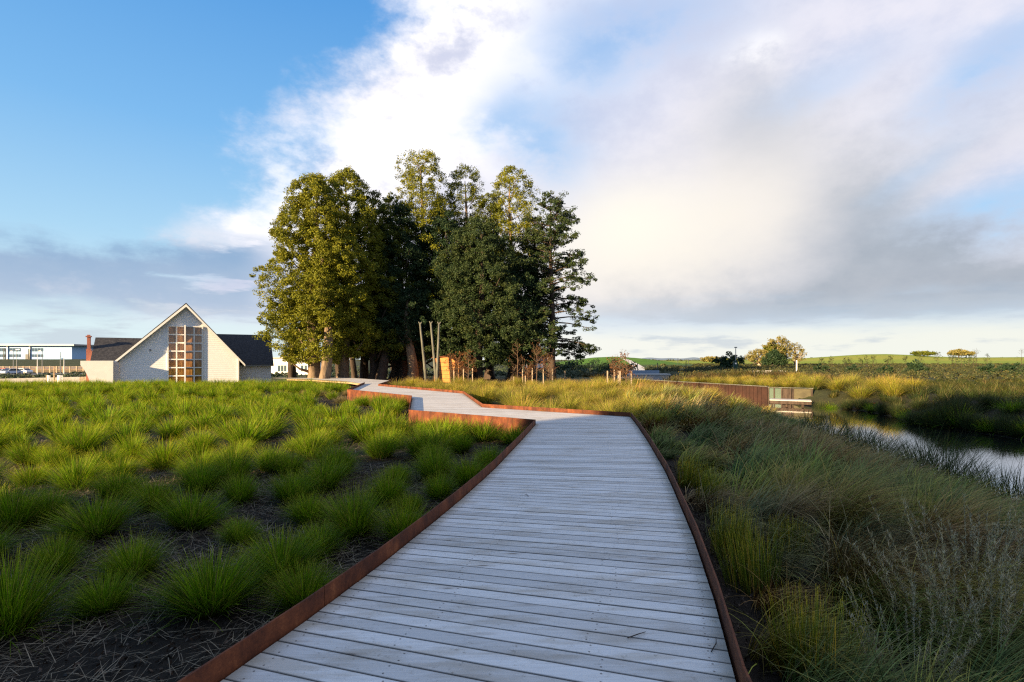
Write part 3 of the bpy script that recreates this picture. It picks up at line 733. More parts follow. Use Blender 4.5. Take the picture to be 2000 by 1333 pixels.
# ------------------------------------------------------------------ right bank: wind-combed sedge, one mass
def bank():
    it = []
    for y0, y1, step, n, w, seg in ((.8, 7, .5, 340, .0065, 6), (7, 13, .62, 190, .014, 5), (13, 32, .9, 150, .026, 4)):
        X, Y = scatter(.5, 17, y0, y1, step, lambda x, y: (x > RXv(y) + .34) & (stream_t(x, y) > 1.0) & (x < 1.12 * y + 1.5) & (np.where(y > 13, (x > 2.2 + .12 * y), True)) & (x < np.interp(y, [13, 20, 30, 33], [14, 13, 13, 12])))
        m = len(X); idx = np.repeat(np.arange(m), n); N = m * n
        a = R_.random(N) * 6.283; rr = .2 * step / .55 * np.sqrt(R_.random(N))
        bx = X[idx] + rr * np.cos(a); by = Y[idx] + rr * np.sin(a)
        ph = np.sin(X * .9 + Y * .5) * .9 + np.sin(Y * 1.3 - X * .35) * .7 + R_.normal(0, .35, m)
        main = -.25 + ph * .75
        ang = main[idx] + R_.normal(0, .42, N) + (R_.random(N) < .1) * R_.normal(0, 2, N)
        L = R_.uniform(.6, 1.05, N) * (R_.uniform(.62, 1.2, m) + .18 * np.sin(X * 1.7 + Y * .9) * np.sin(Y * 1.9))[idx] * (.55 + .45 * sst(1.0, 4.0, stream_t(X, Y)))[idx]
        edge = sst(.2, 1.2, X - RXv(Y) - .4)[idx]
        lean = R_.uniform(.1, .75, N); cur = R_.uniform(.7, 1.7, N)
        c = np.clip(.42 + .34 * np.sin(X * 1.1 + 1.7 * np.sin(Y * .8)) + .3 * np.sin(Y * 1.3 + X * .4) + R_.normal(0, .16, m), 0, 1)
        V, F, T = blades(np.stack([bx, by, ground(bx, by) - .02], 1), ang, L * (.6 + .4 * edge), lean, cur, w * R_.uniform(.6, 1.3, N), seg, R_.random(N), np.clip(c[idx] + R_.normal(0, .05, N), 0, 1))
        it.append((V, F, T))
    print('bank blades verts', sum(len(v[0]) for v in it))
    merged('bank_grass', it, M_bank, kind='stuff')
bank()
# upright rushes with tips coloured as if sunlit, beside the right edging
MY = [tussock_mesh('yellow_rush', 300, .2, .58, .0, .22, .0, .16, .006, 5, 0.02) for _ in range(3)]
for me in MY: me.materials.append(M_stem)
for i, (px, py, s, lab) in enumerate([(1425, 1085, .95, 'upright rush clump with glowing yellow tips close to the right-hand edging'), (1470, 1150, 1.0, 'upright yellow-tipped rush clump, second nearest along the right-hand edging'),
        (1590, 1330, .95, 'yellow-brown upright rush clump nearest the camera, front right'), (1385, 985, .9, 'small yellow-green rush clump beyond the glowing ones by the edging'), (1345, 950, .85, 'farthest of the upright rush clumps along the right-hand edging'),
        (1540, 1080, .8, 'fine green rush clump right of the glowing yellow ones')]):
    d = 1950 / (py - HZ); place('rush_clump', MY[i % 3], (px - 1000) / 1000 * d, d, s, label=lab, cat='rush clump', group='upright rushes along the right edging')
# feathery seed stalks, front right
def feather_mesh():
    n = 26; items = []
    a = R_.random(n) * 6.28; rr = .28 * np.sqrt(R_.random(n)); base = np.stack([rr * np.cos(a), rr * np.sin(a), np.zeros(n)], 1)
    L = R_.uniform(.7, 1.05, n); ln = R_.uniform(0, .3, n); cu = R_.uniform(.0, .35, n); r = R_.random(n)
    items.append(blades(base, a, L, ln, cu, np.full(n, .006), 6, r, r))
    for i in range(n):
        k = 120; t = R_.uniform(.35, 1, k); th = ln[i] + cu[i] * t * .5; h = np.sin(th) * t * L[i]; z = np.cos(th) * t * L[i]
        b = np.stack([base[i, 0] + h * math.cos(a[i]), base[i, 1] + h * math.sin(a[i]), z], 1)
        items.append(blades(b, R_.random(k) * 6.28, R_.uniform(.02, .055, k), R_.uniform(.1, .8, k), R_.uniform(0, .5, k), np.full(k, .0045), 2, R_.random(k), np.full(k, .9)))
    o = 0; Vs, Fs, Ts = [], [], []
    for V, F, T in items: Vs.append(V); Fs.append(F + o); Ts.append(T); o += len(V)
    me = npmesh('seed_stalks', np.concatenate(Vs), np.concatenate(Fs), np.concatenate(Ts)); me.materials.append(M_feather); return me
MF = [feather_mesh(), feather_mesh()]
for i, (px, d, s, lab) in enumerate([(1860, 3.4, 1.0, 'grey feathery seed-stalk clump, front right'), (1960, 3.2, .95, 'grey feathery stalk clump at the right picture edge'), (1905, 4.2, .85, 'pale feathery stalk clump behind the two front right ones'), (1780, 2.9, .7, 'low feathery stalk clump left of the front right ones')]):
    place('seed_stalk_clump', MF[i % 2], (px - 1000) / 1000 * d, d, s, label=lab, cat='grass clump', group='feathery stalks at the front right')

# golden grasses beyond the boardwalk
MOg = 'golden grasses behind the bend of the boardwalk'
gp = []; n = 0
X, Y = scatter(-9, 17, 14.2, 42, 1.28, lambda x, y: (x > RXv(y) + .75) & (stream_t(x, y) > 1.0) & (x < 2.6 + .14 * y + (y > 22) * 4.5) & (x > RXv(y) + .75))
idx = np.argsort(Y); rowy = None; rn = 0; k = 0
for j in idx:
    if n >= 170: break
    n += 1
    o = place('golden_tussock', MO[n % 4], X[j], Y[j], random.uniform(.65, 1.15), .92, cat='grass clump', group=MOg)
    gp.append((o, X[j], Y[j]))
gp.sort(key=lambda g: g[2])
rows = {}
for o, x, yy in gp: rows.setdefault(int((yy - 14.2) / 1.12), []).append((x, o))
for r, lst in rows.items():
    lst.sort(key=lambda q: q[0])
    for i, (x, o) in enumerate(lst): o['label'] = f'golden arching grass, {ORD[min(i,33)]} from the boardwalk in row {r+1} behind the bend'
# far bank: golden grass and dark rushes
far = [(20, 31.5), (21.2, 32.6), (22.3, 31.4), (23.6, 32.8), (24.8, 31.6), (22.6, 34), (20.6, 34.2), (19.4, 32.9), (25.8, 33.5), (24, 29.9), (22, 29.9), (20.2, 29.7), (26.6, 31.2), (27.4, 29.4), (25.6, 28.6), (18.9, 34.8), (23.4, 35.4), (26.2, 35.2), (21.3, 28.6), (23.1, 28.2), (28.2, 32), (30, 30.5), (31, 33), (33, 31)]
far = [p for p in far if p[0] / p[1] < .79]
for i, (x, y) in enumerate(far):
    place('golden_tussock', MO[i % 4], x, y, 1.15 + .1 * random.random(), label=f'golden grass clump on the far stream bank, {ORD[i]} of the mass right of the jetty', cat='grass clump', group='golden grasses on the far bank')
rsh = [(1605, 29, .85), (1622, 28.5, .8), (1655, 27.8, .7), (1680, 27.5, .75), (1705, 26.3, .8), (1728, 25.0, .8), (1752, 23.8, .85), (1772, 22.6, .85), (1790, 21.6, .9), (1815, 20.8, .95), (1832, 20.6, 1.0), (1848, 20.2, 1.2), (1862, 20.6, 1.35), (1874, 20.0, 1.2), (1890, 19.4, .8), (1910, 19.0, .8), (1935, 18.6, .8), (1960, 18.2, .85), (1985, 17.7, .85), (2010, 17.4, .9), (1880, 22.5, .8), (1930, 22, .8), (1975, 20.5, .8), (1795, 24.5, .7), (1745, 27, .6)]
rsh = [(a, b, c * .86) for a, b, c in rsh]
for i, (px, d, s) in enumerate(rsh):
    place('rush_clump', MR2[i % 2] if i % 3 == 1 else MR[i % 3], (px - 1000) / 1000 * d, d, s, label=f'dark rush clump overhanging the far water edge, {ORD[i]} from the jetty', cat='rush clump', group='dark rushes along the far water edge')
ov = [(1575, 20.5), (1600, 18.8), (1630, 17.2), (1662, 15.8), (1690, 14.8), (1715, 13.9), (1742, 13.1), (1775, 12.3), (1806, 11.6), (1838, 11.0), (1875, 10.4), (1912, 9.9), (1950, 9.4), (1985, 9.0)]
MRn = [tussock_mesh('thin_rush', 210, .35, 1.15, .1, 1.0, .1, .7, .012, 6) for _ in range(3)]
for me in MRn: me.materials.append(M_rush)
for i, (px, d) in enumerate(ov):
    place('rush_clump', MRn[i % 3], (px - 1000) / 1000 * d, d, random.uniform(.8, 1.15), label=f'thin dark rush spraying over the water from the near bank, {ORD[i]} from the jetty', cat='rush clump', group='thin rushes on the near bank')

# far-side ground cover
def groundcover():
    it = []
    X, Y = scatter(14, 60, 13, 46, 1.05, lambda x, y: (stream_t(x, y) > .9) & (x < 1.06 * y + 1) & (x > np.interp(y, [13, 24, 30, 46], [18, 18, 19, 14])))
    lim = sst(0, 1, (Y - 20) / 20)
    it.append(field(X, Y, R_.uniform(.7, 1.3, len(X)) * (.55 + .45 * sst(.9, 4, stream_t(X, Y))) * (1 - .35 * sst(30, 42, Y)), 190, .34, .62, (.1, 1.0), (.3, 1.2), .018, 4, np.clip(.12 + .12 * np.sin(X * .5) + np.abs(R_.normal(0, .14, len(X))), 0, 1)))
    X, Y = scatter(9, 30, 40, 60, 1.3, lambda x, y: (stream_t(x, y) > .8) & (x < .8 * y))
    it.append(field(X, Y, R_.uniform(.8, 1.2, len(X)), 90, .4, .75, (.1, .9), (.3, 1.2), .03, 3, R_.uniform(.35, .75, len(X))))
    merged('reed_grass', it, M_reedshade, kind='stuff')
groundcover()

# ------------------------------------------------------------------ leaves, shrubs and trees
def leaves(C, Rc, n, size, flatz=.75, asp=.55, out=None):
    """C (M,3) clump centres, Rc radii, n leaves per clump"""
    M = len(C); idx = np.repeat(np.arange(M), n); N = len(idx)
    d = R_.normal(size=(N, 3)); d /= np.linalg.norm(d, axis=1)[:, None]
    rr = Rc[idx] * R_.random(N) ** .45
    p = C[idx] + d * rr[:, None] * np.array([1, 1, flatz])
    nrm = R_.normal(size=(N, 3)) + d * .6; nrm /= np.linalg.norm(nrm, axis=1)[:, None]
    a = np.cross(nrm, R_.normal(size=(N, 3))); a /= np.linalg.norm(a, axis=1)[:, None]; b = np.cross(nrm, a)
    s = size * R_.uniform(.6, 1.3, N)
    a = a * s[:, None]; b = b * (s * asp)[:, None]
    V = np.stack([p - a, p + b, p + a, p - b], 1).reshape(-1, 3)
    F = np.arange(N * 4).reshape(-1, 4)
    T = np.repeat(np.stack([R_.random(N), np.full(N, .5), np.broadcast_to(np.clip(R_.normal(.5, .22, M), 0, 1)[idx], N)], 1), 4, axis=0)
    return V, F, T
M_chip = leafmat('bark_chip', (.012, .009, .007), (.04, .027, .018), (.10, .07, .05), 0.)
Xc, Yc = scatter(-9, 4.5, 1.3, 9.5, .1, lambda x, y: ((x < LXv(y) - .05) & (x > -1.1 * y - .3)) | ((x > RXv(y) + .05) & (x < RXv(y) + .9)))
V, F, T = leaves(np.stack([Xc, Yc, ground(Xc, Yc) + .012], 1), np.full(len(Xc), .06), 5, .017, .22, .5)
meta(link('mulch', npmesh('mulch', V, F, T), M_chip), kind='stuff')
def crown_pts(prof, z0, z1, Rm, n, seed, inner=.45):
    rs = np.random.default_rng(seed)
    hs = np.array([p[0] for p in prof]); rs_ = np.array([p[1] for p in prof])
    out = []
    while len(out) < n:
        h = rs.random(); R = np.interp(h, hs, rs_) * Rm
        if rs.random() > R / Rm + .12: continue
        th = rs.random() * 6.283
        lump = 1 + .13 * math.sin(3 * th + seed) + .13 * math.sin(5 * th + h * 9 + seed * 2) + .15 * math.sin(h * 23 + th * 2 + seed)
        r = R * lump * (inner + (1 - inner) * rs.random() ** .6)
        out.append((r * math.cos(th), r * math.sin(th), z0 + (z1 - z0) * h))
    return np.array(out)
DOME = [(0, .62), (.12, .9), (.3, 1.), (.55, .93), (.75, .74), (.9, .48), (1., .12)]
SPIRE = [(0, .6), (.15, 1.), (.5, 1.), (.68, .88), (.78, .78), (.83, .52), (.9, .6), (.96, .48), (1., .14)]
COLU = [(0, .8), (.2, 1.), (.6, .9), (.85, .6), (1., .2)]
def tree(px, d, topy, basey, Rm, prof, mat, bark, label, n=650, per=54, leaf=.075, cr=.5, seed=1, trunk_r=.42, group=None, limbs=26, name='kahikatea_tree', gz=None, cat='tree', inner=.45, flare=1.7, xyz=None, lean=0):
    if xyz is None:
        x, y = (px - 1000) / 1000 * d, d
        z1 = Zp(topy, d); z0 = Zp(basey, d)
    else: x, y, z0, z1 = xyz
    g = ground(x, y)
    root = empty(name, (x, y, g), label=label, cat=cat, group=group)
    z0 -= g; z1 -= g
    if leaf < .1: n = int(n * 1.7); cr *= .82
    C = crown_pts(prof, z0 + cr * .4, z1 - cr * .4, Rm - cr * .3, n, seed, inner)
    rs = np.random.default_rng(seed + 100)
    C = C[np.sin(1.9 * C[:, 0] + seed) * np.sin(1.7 * C[:, 1] + seed * 2) * np.sin(2.3 * C[:, 2] + seed * 3) + .5 * rs.random(len(C)) > (-.06 if prof is not SPIRE else -.3)]
    V, F, T = leaves(C, rs.uniform(.5, 1.35, len(C)) * cr, int(per * (1.35 if leaf < .15 else 1)), leaf)
    link('crown', npmesh('crown', V, F, T), mat, root)
    mb = MB(); H = z1 * .93
    bx = lambda t: lean * t + .25 * math.sin(t * 5 + seed); by = lambda t: .25 * math.sin(t * 4 + seed * 2)
    ts = [0, .012, .03, .06, .12, .2, .35, .5, .65, .8, .92, 1]
    mb.tube([(bx(t), by(t), H * t - .1) for t in ts], [trunk_r * (flare if i == 0 else flare * .8 if i == 1 else 1.2 if i == 2 else 1) * (1 - t) ** .8 + .03 for i, t in enumerate(ts)], 14, wob=.13)
    for i in range(limbs):
        c = C[rs.integers(len(C))]; r = math.hypot(c[0], c[1]); zt = max(z0 * .6, c[2] - r * .55 - .4); t = min(zt / H, .95)
        p0 = Vector((bx(t), by(t), zt)); p3 = Vector(c); mid = p0.lerp(p3, .5) + Vector((0, 0, -.12 * r))
        r0 = trunk_r * .28 * (1 - t) + .03
        mb.tube([p0, mid, p3], [r0, r0 * .6, .02], 6)
    mb.obj('trunk', bark, root, True)
    return root
GG = 'tall trees of the grove beyond the boardwalk'
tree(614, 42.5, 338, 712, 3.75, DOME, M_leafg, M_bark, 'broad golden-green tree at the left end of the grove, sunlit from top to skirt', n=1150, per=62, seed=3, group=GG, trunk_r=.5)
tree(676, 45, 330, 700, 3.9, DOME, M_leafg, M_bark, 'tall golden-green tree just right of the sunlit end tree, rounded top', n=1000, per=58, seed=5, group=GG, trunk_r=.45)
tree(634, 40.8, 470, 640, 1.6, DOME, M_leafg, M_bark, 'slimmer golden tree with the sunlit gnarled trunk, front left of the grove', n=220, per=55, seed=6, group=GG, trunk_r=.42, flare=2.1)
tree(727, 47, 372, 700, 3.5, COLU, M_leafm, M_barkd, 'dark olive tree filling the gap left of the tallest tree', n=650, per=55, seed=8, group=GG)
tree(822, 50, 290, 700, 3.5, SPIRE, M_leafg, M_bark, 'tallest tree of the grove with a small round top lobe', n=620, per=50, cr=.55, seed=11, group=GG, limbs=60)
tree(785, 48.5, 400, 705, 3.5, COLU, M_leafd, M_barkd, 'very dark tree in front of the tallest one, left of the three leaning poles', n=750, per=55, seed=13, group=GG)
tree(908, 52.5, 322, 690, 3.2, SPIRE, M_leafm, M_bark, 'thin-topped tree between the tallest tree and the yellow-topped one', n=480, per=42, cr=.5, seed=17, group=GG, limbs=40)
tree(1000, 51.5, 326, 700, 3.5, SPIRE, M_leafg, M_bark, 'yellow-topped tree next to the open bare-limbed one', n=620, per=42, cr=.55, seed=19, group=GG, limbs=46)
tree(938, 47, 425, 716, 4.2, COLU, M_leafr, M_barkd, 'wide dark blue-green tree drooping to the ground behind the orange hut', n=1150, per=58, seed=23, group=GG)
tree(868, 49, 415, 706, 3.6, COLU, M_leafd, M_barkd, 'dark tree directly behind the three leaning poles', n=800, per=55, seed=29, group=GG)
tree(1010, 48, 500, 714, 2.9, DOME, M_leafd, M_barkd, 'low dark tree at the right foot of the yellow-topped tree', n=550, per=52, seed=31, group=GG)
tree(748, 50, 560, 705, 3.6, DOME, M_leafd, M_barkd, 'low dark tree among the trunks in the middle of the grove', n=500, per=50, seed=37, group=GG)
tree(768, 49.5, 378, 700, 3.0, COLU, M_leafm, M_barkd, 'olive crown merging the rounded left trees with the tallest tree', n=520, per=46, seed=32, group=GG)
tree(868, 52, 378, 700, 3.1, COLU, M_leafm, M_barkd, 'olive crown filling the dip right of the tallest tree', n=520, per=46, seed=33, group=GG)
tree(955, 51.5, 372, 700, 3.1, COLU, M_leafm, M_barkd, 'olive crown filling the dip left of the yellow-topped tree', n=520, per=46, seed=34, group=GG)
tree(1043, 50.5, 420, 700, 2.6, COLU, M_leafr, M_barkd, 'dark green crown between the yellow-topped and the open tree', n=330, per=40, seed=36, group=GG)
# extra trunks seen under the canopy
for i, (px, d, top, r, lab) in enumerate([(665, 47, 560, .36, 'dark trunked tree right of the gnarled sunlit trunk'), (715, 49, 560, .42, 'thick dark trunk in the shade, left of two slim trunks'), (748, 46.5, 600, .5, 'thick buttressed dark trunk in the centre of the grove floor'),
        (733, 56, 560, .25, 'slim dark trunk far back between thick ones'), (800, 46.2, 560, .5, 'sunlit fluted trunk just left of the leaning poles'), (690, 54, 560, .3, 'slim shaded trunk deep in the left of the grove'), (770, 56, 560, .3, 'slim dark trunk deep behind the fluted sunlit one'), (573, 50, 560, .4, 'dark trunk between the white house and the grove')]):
    tree(px, d, top, 668, 1.9, DOME, M_leafd if i != 7 else M_leafm, M_bark if i == 4 else M_barkd, lab, n=130, per=46, seed=41 + i, group=GG, trunk_r=r, limbs=8, flare=2.2 if i in (2, 4) else 1.6)  # shade put into bark: dark for shaded trunks, paler for the sunlit one
# open tree on the right end
def open_tree(px, d, topy, label, seed, mat, H=None, group=None, rprof=None, n=100, scale=1., bark=M_barkd, leaf=.085, per=60, trunk_r=.34, gaps=.5, name='kahikatea_tree', basez=2.6):
    x, y = (px - 1000) / 1000 * d, d; g = ground(x, y); rs = np.random.default_rng(seed)
    root = empty(name, (x, y, g), label=label, cat='tree', group=group)
    H = Zp(topy, d) - g
    mb = MB(); mb.tube([(0.1 * math.sin(t * 6), 0, H * t - .1) for t in np.linspace(0, 1, 12)], [trunk_r * (1.5 if t == 0 else 1) * (1 - t) ** .9 + .02 for t in np.linspace(0, 1, 12)], 10, wob=.08)
    C = []
    for i in range(n):
        h = (i + rs.random()) / n; z = basez + (H - basez) * h
        Rr = np.interp(h, *zip(*rprof)) * rs.uniform(.72, 1.08); th = rs.random() * 6.283
        up = rs.uniform(.15, .5) * (0.4 + h); drop = (1 - h) * .35
        pts = []
        for t in np.linspace(0, 1, 6):
            pts.append(Vector((math.cos(th + .3 * t * math.sin(i)) * Rr * t, math.sin(th + .3 * t * math.sin(i)) * Rr * t, z + Rr * (up * t - drop * t * t))))
        r0 = .03 + .075 * (1 - h) * scale
        mb.tube(pts, [r0 * (1 - t * .85) for t in np.linspace(0, 1, 6)], 5)
        for t in np.linspace(.45, 1, max(2, int(Rr * 2.6))):
            p = pts[min(int(t * 5), 4)].lerp(pts[min(int(t * 5) + 1, 5)], t * 5 - min(int(t * 5), 4))
            k = rs.integers(1, 3)
            for _ in range(k):
                if rs.random() < gaps: continue
                q = p + Vector(rs.normal(0, .34, 3) * np.array([1, 1, .55]) * scale); C.append(q)
                mb.tube([p, q], [.018, .008], 4, cap=False)
    mb.obj('trunk', bark, root, True)
    C = np.array([tuple(c) for c in C]); V, F, T = leaves(C, rs.uniform(.22, .5, len(C)) * scale, per, leaf, .6)
    link('crown', npmesh('crown', V, F, T), mat, root); return root
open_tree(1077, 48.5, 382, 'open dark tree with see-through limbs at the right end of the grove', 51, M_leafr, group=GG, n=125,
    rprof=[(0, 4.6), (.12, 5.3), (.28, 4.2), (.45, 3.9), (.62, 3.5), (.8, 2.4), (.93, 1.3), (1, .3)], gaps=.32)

# casters: the trees standing behind the camera to the left, whose long shade covers the foreground
for i, (q, s, h, r) in enumerate([(-6.2, 30, 13.5, 2.8), (-2.4, 33, 15, 4.2), (2, 29, 14, 4.4), (7, 34, 15.5, 4.4), (12, 29, 14, 4.4), (17, 34, 15, 4.4), (22, 29, 14, 4.4), (28, 33, 15, 4.4), (-2.6, 41, 16, 4.2), (1, 42, 18, 5), (7, 43, 18, 5), (13, 42, 18, 5), (19, 42, 18, 5)]):
    x = q * .694 - s * .72; y = -q * .72 - s * .694; g = ground(x, y)
    tree(0, 0, 0, 0, r, DOME, M_leafm, M_bark, f'evergreen tree of the windbreak behind the viewpoint, {ORD[i]} in line', n=620, per=46, leaf=.26, cr=.8, seed=60 + i, group='windbreak behind the viewpoint', name='windbreak_tree', xyz=(x, y, g + .5, g + h), limbs=6)

def shrub_mesh(name, w, h, n, leaf, mat, seed, per=40):
    rs = np.random.default_rng(seed); C = []
    while len(C) < n:
        p = rs.normal(0, .42, 3); p[2] = abs(p[2])
        if np.linalg.norm(p) < 1: C.append((p[0] * w, p[1] * w, p[2] * h))
    V, F, T = leaves(np.array(C), rs.uniform(.16, .3, n) * w, per, leaf); me = npmesh(name, V, F, T); me.materials.append(mat); return me
# mounded planting beyond the stream: one mass
def cover(name, cond, box, step, size, n, leaf, mat, hmul=1., bl=True):
    X, Y = scatter(*box, step, cond); k_ = ~((X > .212 * Y) & (X < .262 * Y) & (Y > 60) & (Y < 140)); X, Y = X[k_], Y[k_]; m = len(X)
    s = R_.uniform(.6, 1.4, m) * size * (1 + Y / 300)
    Z = ground(X, Y)
    reps = 5; C = np.stack([np.repeat(X, reps) + R_.normal(0, 1, m * reps) * np.repeat(s, reps) * .5, np.repeat(Y, reps) + R_.normal(0, 1, m * reps) * np.repeat(s, reps) * .5, np.repeat(Z, reps) + R_.uniform(.05, .8, m * reps) * np.repeat(s, reps) * hmul], 1)
    V, F, T = leaves(C, np.repeat(s, reps) * .42, n, leaf, .7)
    return V, F, T
a = cover('undergrowth', lambda x, y: (x < 1.06 * y) & (x > .22 * y + 1) & (stream_t(x, y) > 1.) & (y > 44 - .0 * x) & ((y - 140) ** 2 / 700 + (x - 27) ** 2 / 400 > 1), (14, 110, 46, 100), 1.7, .55, 12, .10, M_shrub)
b_ = cover('undergrowth', lambda x, y: (x < 1.06 * y) & (x > .27 * y + 1) & ((y - 140) ** 2 / 900 + (x - 27) ** 2 / 500 > 1), (20, 215, 100, 205), 3.6, .45, 10, .2, M_shrub, .7)
me = merged('undergrowth', [a, b_], M_shrub, kind='stuff')
c_ = cover('undergrowth', lambda x, y: (x < -.30 * y) & (x > -1.06 * y) & ((y > 52)) & ((x + 32) ** 2 + (y - 52) ** 2 > 150) & ~((y > 128) & (y < 168) & (x < -.86 * y)), (-175, -16, 50, 165), 3.2, .42, 12, .18, M_shrubgrey)
d_ = cover('undergrowth', lambda x, y: (x < .3 * y) & (x > -.30 * y) & (y > 54), (-30, 40, 54, 100), 2.4, .5, 12, .13, M_shrub)
merged('low_planting', [c_, d_], M_shrubgrey, kind='stuff')
bm = shrub_mesh('dark_bush', 1.1, 1.5, 60, .1, M_leafd, 5)
for i, (px, d, s) in enumerate([(1605, 70, 1.0), (1667, 72, 1.1), (1730, 66, 1.1), (1785, 68, 1.3), (1800, 66, 1.0), (1932, 62, 1.2), (1985, 60, 1.3), (1965, 66, 1.0), (1423, 95, 2.6)]):
    place('dark_bush', bm, (px - 1000) / 1000 * d, d, s, label=(f'dark round bush on the far planting, {ORD[i]} from the jetty side' if i < 8 else 'wide dark bush beside the green box and mast'), cat='bush', group='dark bushes on the far planting')
# dark hedge foot of the hill
hm = []
for px in range(1085, 1235, 8):
    d = 78 + (px % 5); hm.append(((px - 1000) / 1000 * d, d, ground((px - 1000) / 1000 * d, d) + .6))
V, F, T = leaves(np.repeat(np.array(hm), 8, 0) + R_.normal(0, .6, (len(hm) * 8, 3)), np.full(len(hm) * 8, .8), 30, .17)
meta(link('hedge', npmesh('hedge', V, F, T), M_leafd), label='long dark hedge at the foot of the mown hill', cat='hedge')

# ------------------------------------------------------------------ white gabled house
def house():
    rz = math.atan(.6)
    gz = -.55
    root = empty('gabled_house', (-33.3, 43.5, gz), rz, label='white weatherboard gabled house with tall gridded amber window and dark shingle roof', cat='house')
    W, AX, EV, AP = 8.87, 4.75, 2.1 - gz, 6.85 - gz     # width, apex x, eave height, apex height
    D = 7
    # front wall of lapped boards following the gable, cut round the window
    wx0, wx1, wz1 = 3.38, 5.98, 4.92 - gz
    mb = MB(); p = .19; z = 0.
    def xr(z):
        if z <= EV: return 0., W
        f = (z - EV) / (AP - EV); return AX * f, W + (AX - W) * f
    while z < AP - .05:
        z1 = min(z + p, AP - .03); a0, b0 = xr(z); a1, b1 = xr(z1)
        segs = [(a0, a1, b0, b1)] if z >= wz1 else [(a0, a1, wx0, wx0), (wx1, wx1, b0, b1)]
        for (l0, l1, r0, r1) in segs:
            mb.add([(l0, -.011, z), (r0, -.011, z), (r1, -.002, z1), (l1, -.002, z1), (l0, .1, z), (r0, .1, z), (r1, .1, z1), (l1, .1, z1)],
                   [(0, 1, 2, 3), (4, 7, 6, 5), (0, 4, 5, 1), (3, 2, 6, 7), (0, 3, 7, 4), (1, 5, 6, 2)])
        z = z1
    mb.obj('front_wall', M_white, root)
    sb = MB(); sb.box(0, .12, .1, D, 0, EV); sb.box(W - .12, W, .1, D, 0, EV); sb.prism([(0, D, 0), (W, D, 0), (W, D, EV), (AX, D, AP), (0, D, EV)], (0, .1, 0)); sb.obj('side_wall', M_white, root)
    # roof slabs with front overhang
    ov, th = .48, .12
    for side in (0, 1):
        ex = -.55 if side == 0 else W + .55
        k = (AP - EV) / ((AX) if side == 0 else (W - AX)); ez = EV - .55 * k
        mb = MB(); mb.prism([(AX, -ov, AP + .02), (ex, -ov, ez + .02), (ex, -ov, ez + th), (AX, -ov, AP + th + .05)], (0, D + ov + .3, 0)); mb.obj('roof', M_shingle, root)
        tb = MB(); tb.prism([(AX, -ov - .03, AP + .05), (ex, -ov - .03, ez + .05), (ex, -ov - .03, ez - .15), (AX, -ov - .03, AP - .19)], (0, .028, 0)); tb.obj('barge_board', M_trim, root)
    # window
    fr = MB(); rows = 7; hz = .735
    zb = wz1 - rows * hz
    cx = [wx0, wx0 + .64, 4.66, 5.35, wx1]
    fr.box(wx0 - .05, wx0 + .05, -.09, .08, max(zb, .02), wz1 + .05); fr.box(wx1 - .05, wx1 + .05, -.09, .08, max(zb, .02), wz1 + .05)
    fr.box(wx0 + .05, wx1 - .05, -.09, .08, wz1 - .04, wz1 + .05)
    for c in (cx[1], cx[3]): fr.box(c - .05, c + .05, -.05, .07, .02, wz1 - .04)
    for r in range(1, rows + 1):
        zz = wz1 - r * hz
        if zz > .1: fr.box(wx0 + .05, wx1 - .05, -.045, .065, zz - .05, zz + .05)
    win = fr.obj('window', M_trim, root)
    f2 = MB(); f2.box(cx[2] - .06, cx[2] + .06, -.4, -.05, .0, wz1 + .12); f2.obj('fin', M_trim, win)
    pb = MB(); pb.box(wx0 + .02, wx1 - .02, .085, .095, .02, wz1 - .02); pb.obj('pane', M_pane, win)
    cb = MB(); cb.box(-.06, .06, -.06, -.024, 0, EV - .05); cb.obj('corner_board', M_trim, root)
    cb = MB(); cb.box(W - .06, W + .06, -.06, -.024, 0, EV - .05); cb.obj('corner_board', M_trim, root)
    # right wing
    def wing(x0, x1, yf, yr, ez, rz_, nm, ext):
        mb = MB(); z = 0.
        while z < ez: 
            z1 = min(z + .145, ez); mb.add([(x0, yf - .02, z), (x1, yf - .02, z), (x1, yf, z1), (x0, yf, z1), (x0, yf + .1, z), (x1, yf + .1, z), (x1, yf + .1, z1), (x0, yf + .1, z1)], [(0, 1, 2, 3), (4, 7, 6, 5), (0, 4, 5, 1), (3, 2, 6, 7), (0, 3, 7, 4), (1, 5, 6, 2)]); z = z1
        ye = 2 * yr - yf
        mb.prism([(x1, yf, 0), (x1, ye, 0), (x1, ye, ez), (x1, yr, rz_ - .1), (x1, yf, ez)], (-.1, 0, 0)); mb.prism([(x0, yf, 0), (x0, ye, 0), (x0, ye, ez), (x0, yr, rz_ - .1), (x0, yf, ez)], (.1, 0, 0))
        mb.obj('wing_wall', M_white, root)
        k = (rz_ - ez) / (yr - yf); o = .35
        rb = MB(); rb.prism([(x0 - ext, yf - o, ez - o * k), (x0 - ext, yr, rz_), (x0 - ext, ye + o, ez - o * k), (x0 - ext, ye + o, ez - o * k + .1), (x0 - ext, yr, rz_ + .12), (x0 - ext, yf - o, ez - o * k + .1)], (x1 - x0 + 2 * ext, 0, 0)); rb.obj('wing_roof', M_shingle, root)
        tb = MB(); tb.box(x0 - ext, x1 + ext, yf - o - .05, yf - o - .005, ez - o * k - .08, ez - o * k + .07); tb.obj('gutter', M_grey, root)
    wing(W - 2.6, 11.9, 2.2, 5.0, 1.72 - gz, 4.42 - gz, 'right', .2)
    wing(-2.2, 2.4, 2.6, 5.0, 1.86 - gz, 3.86 - gz, 'left', .15)
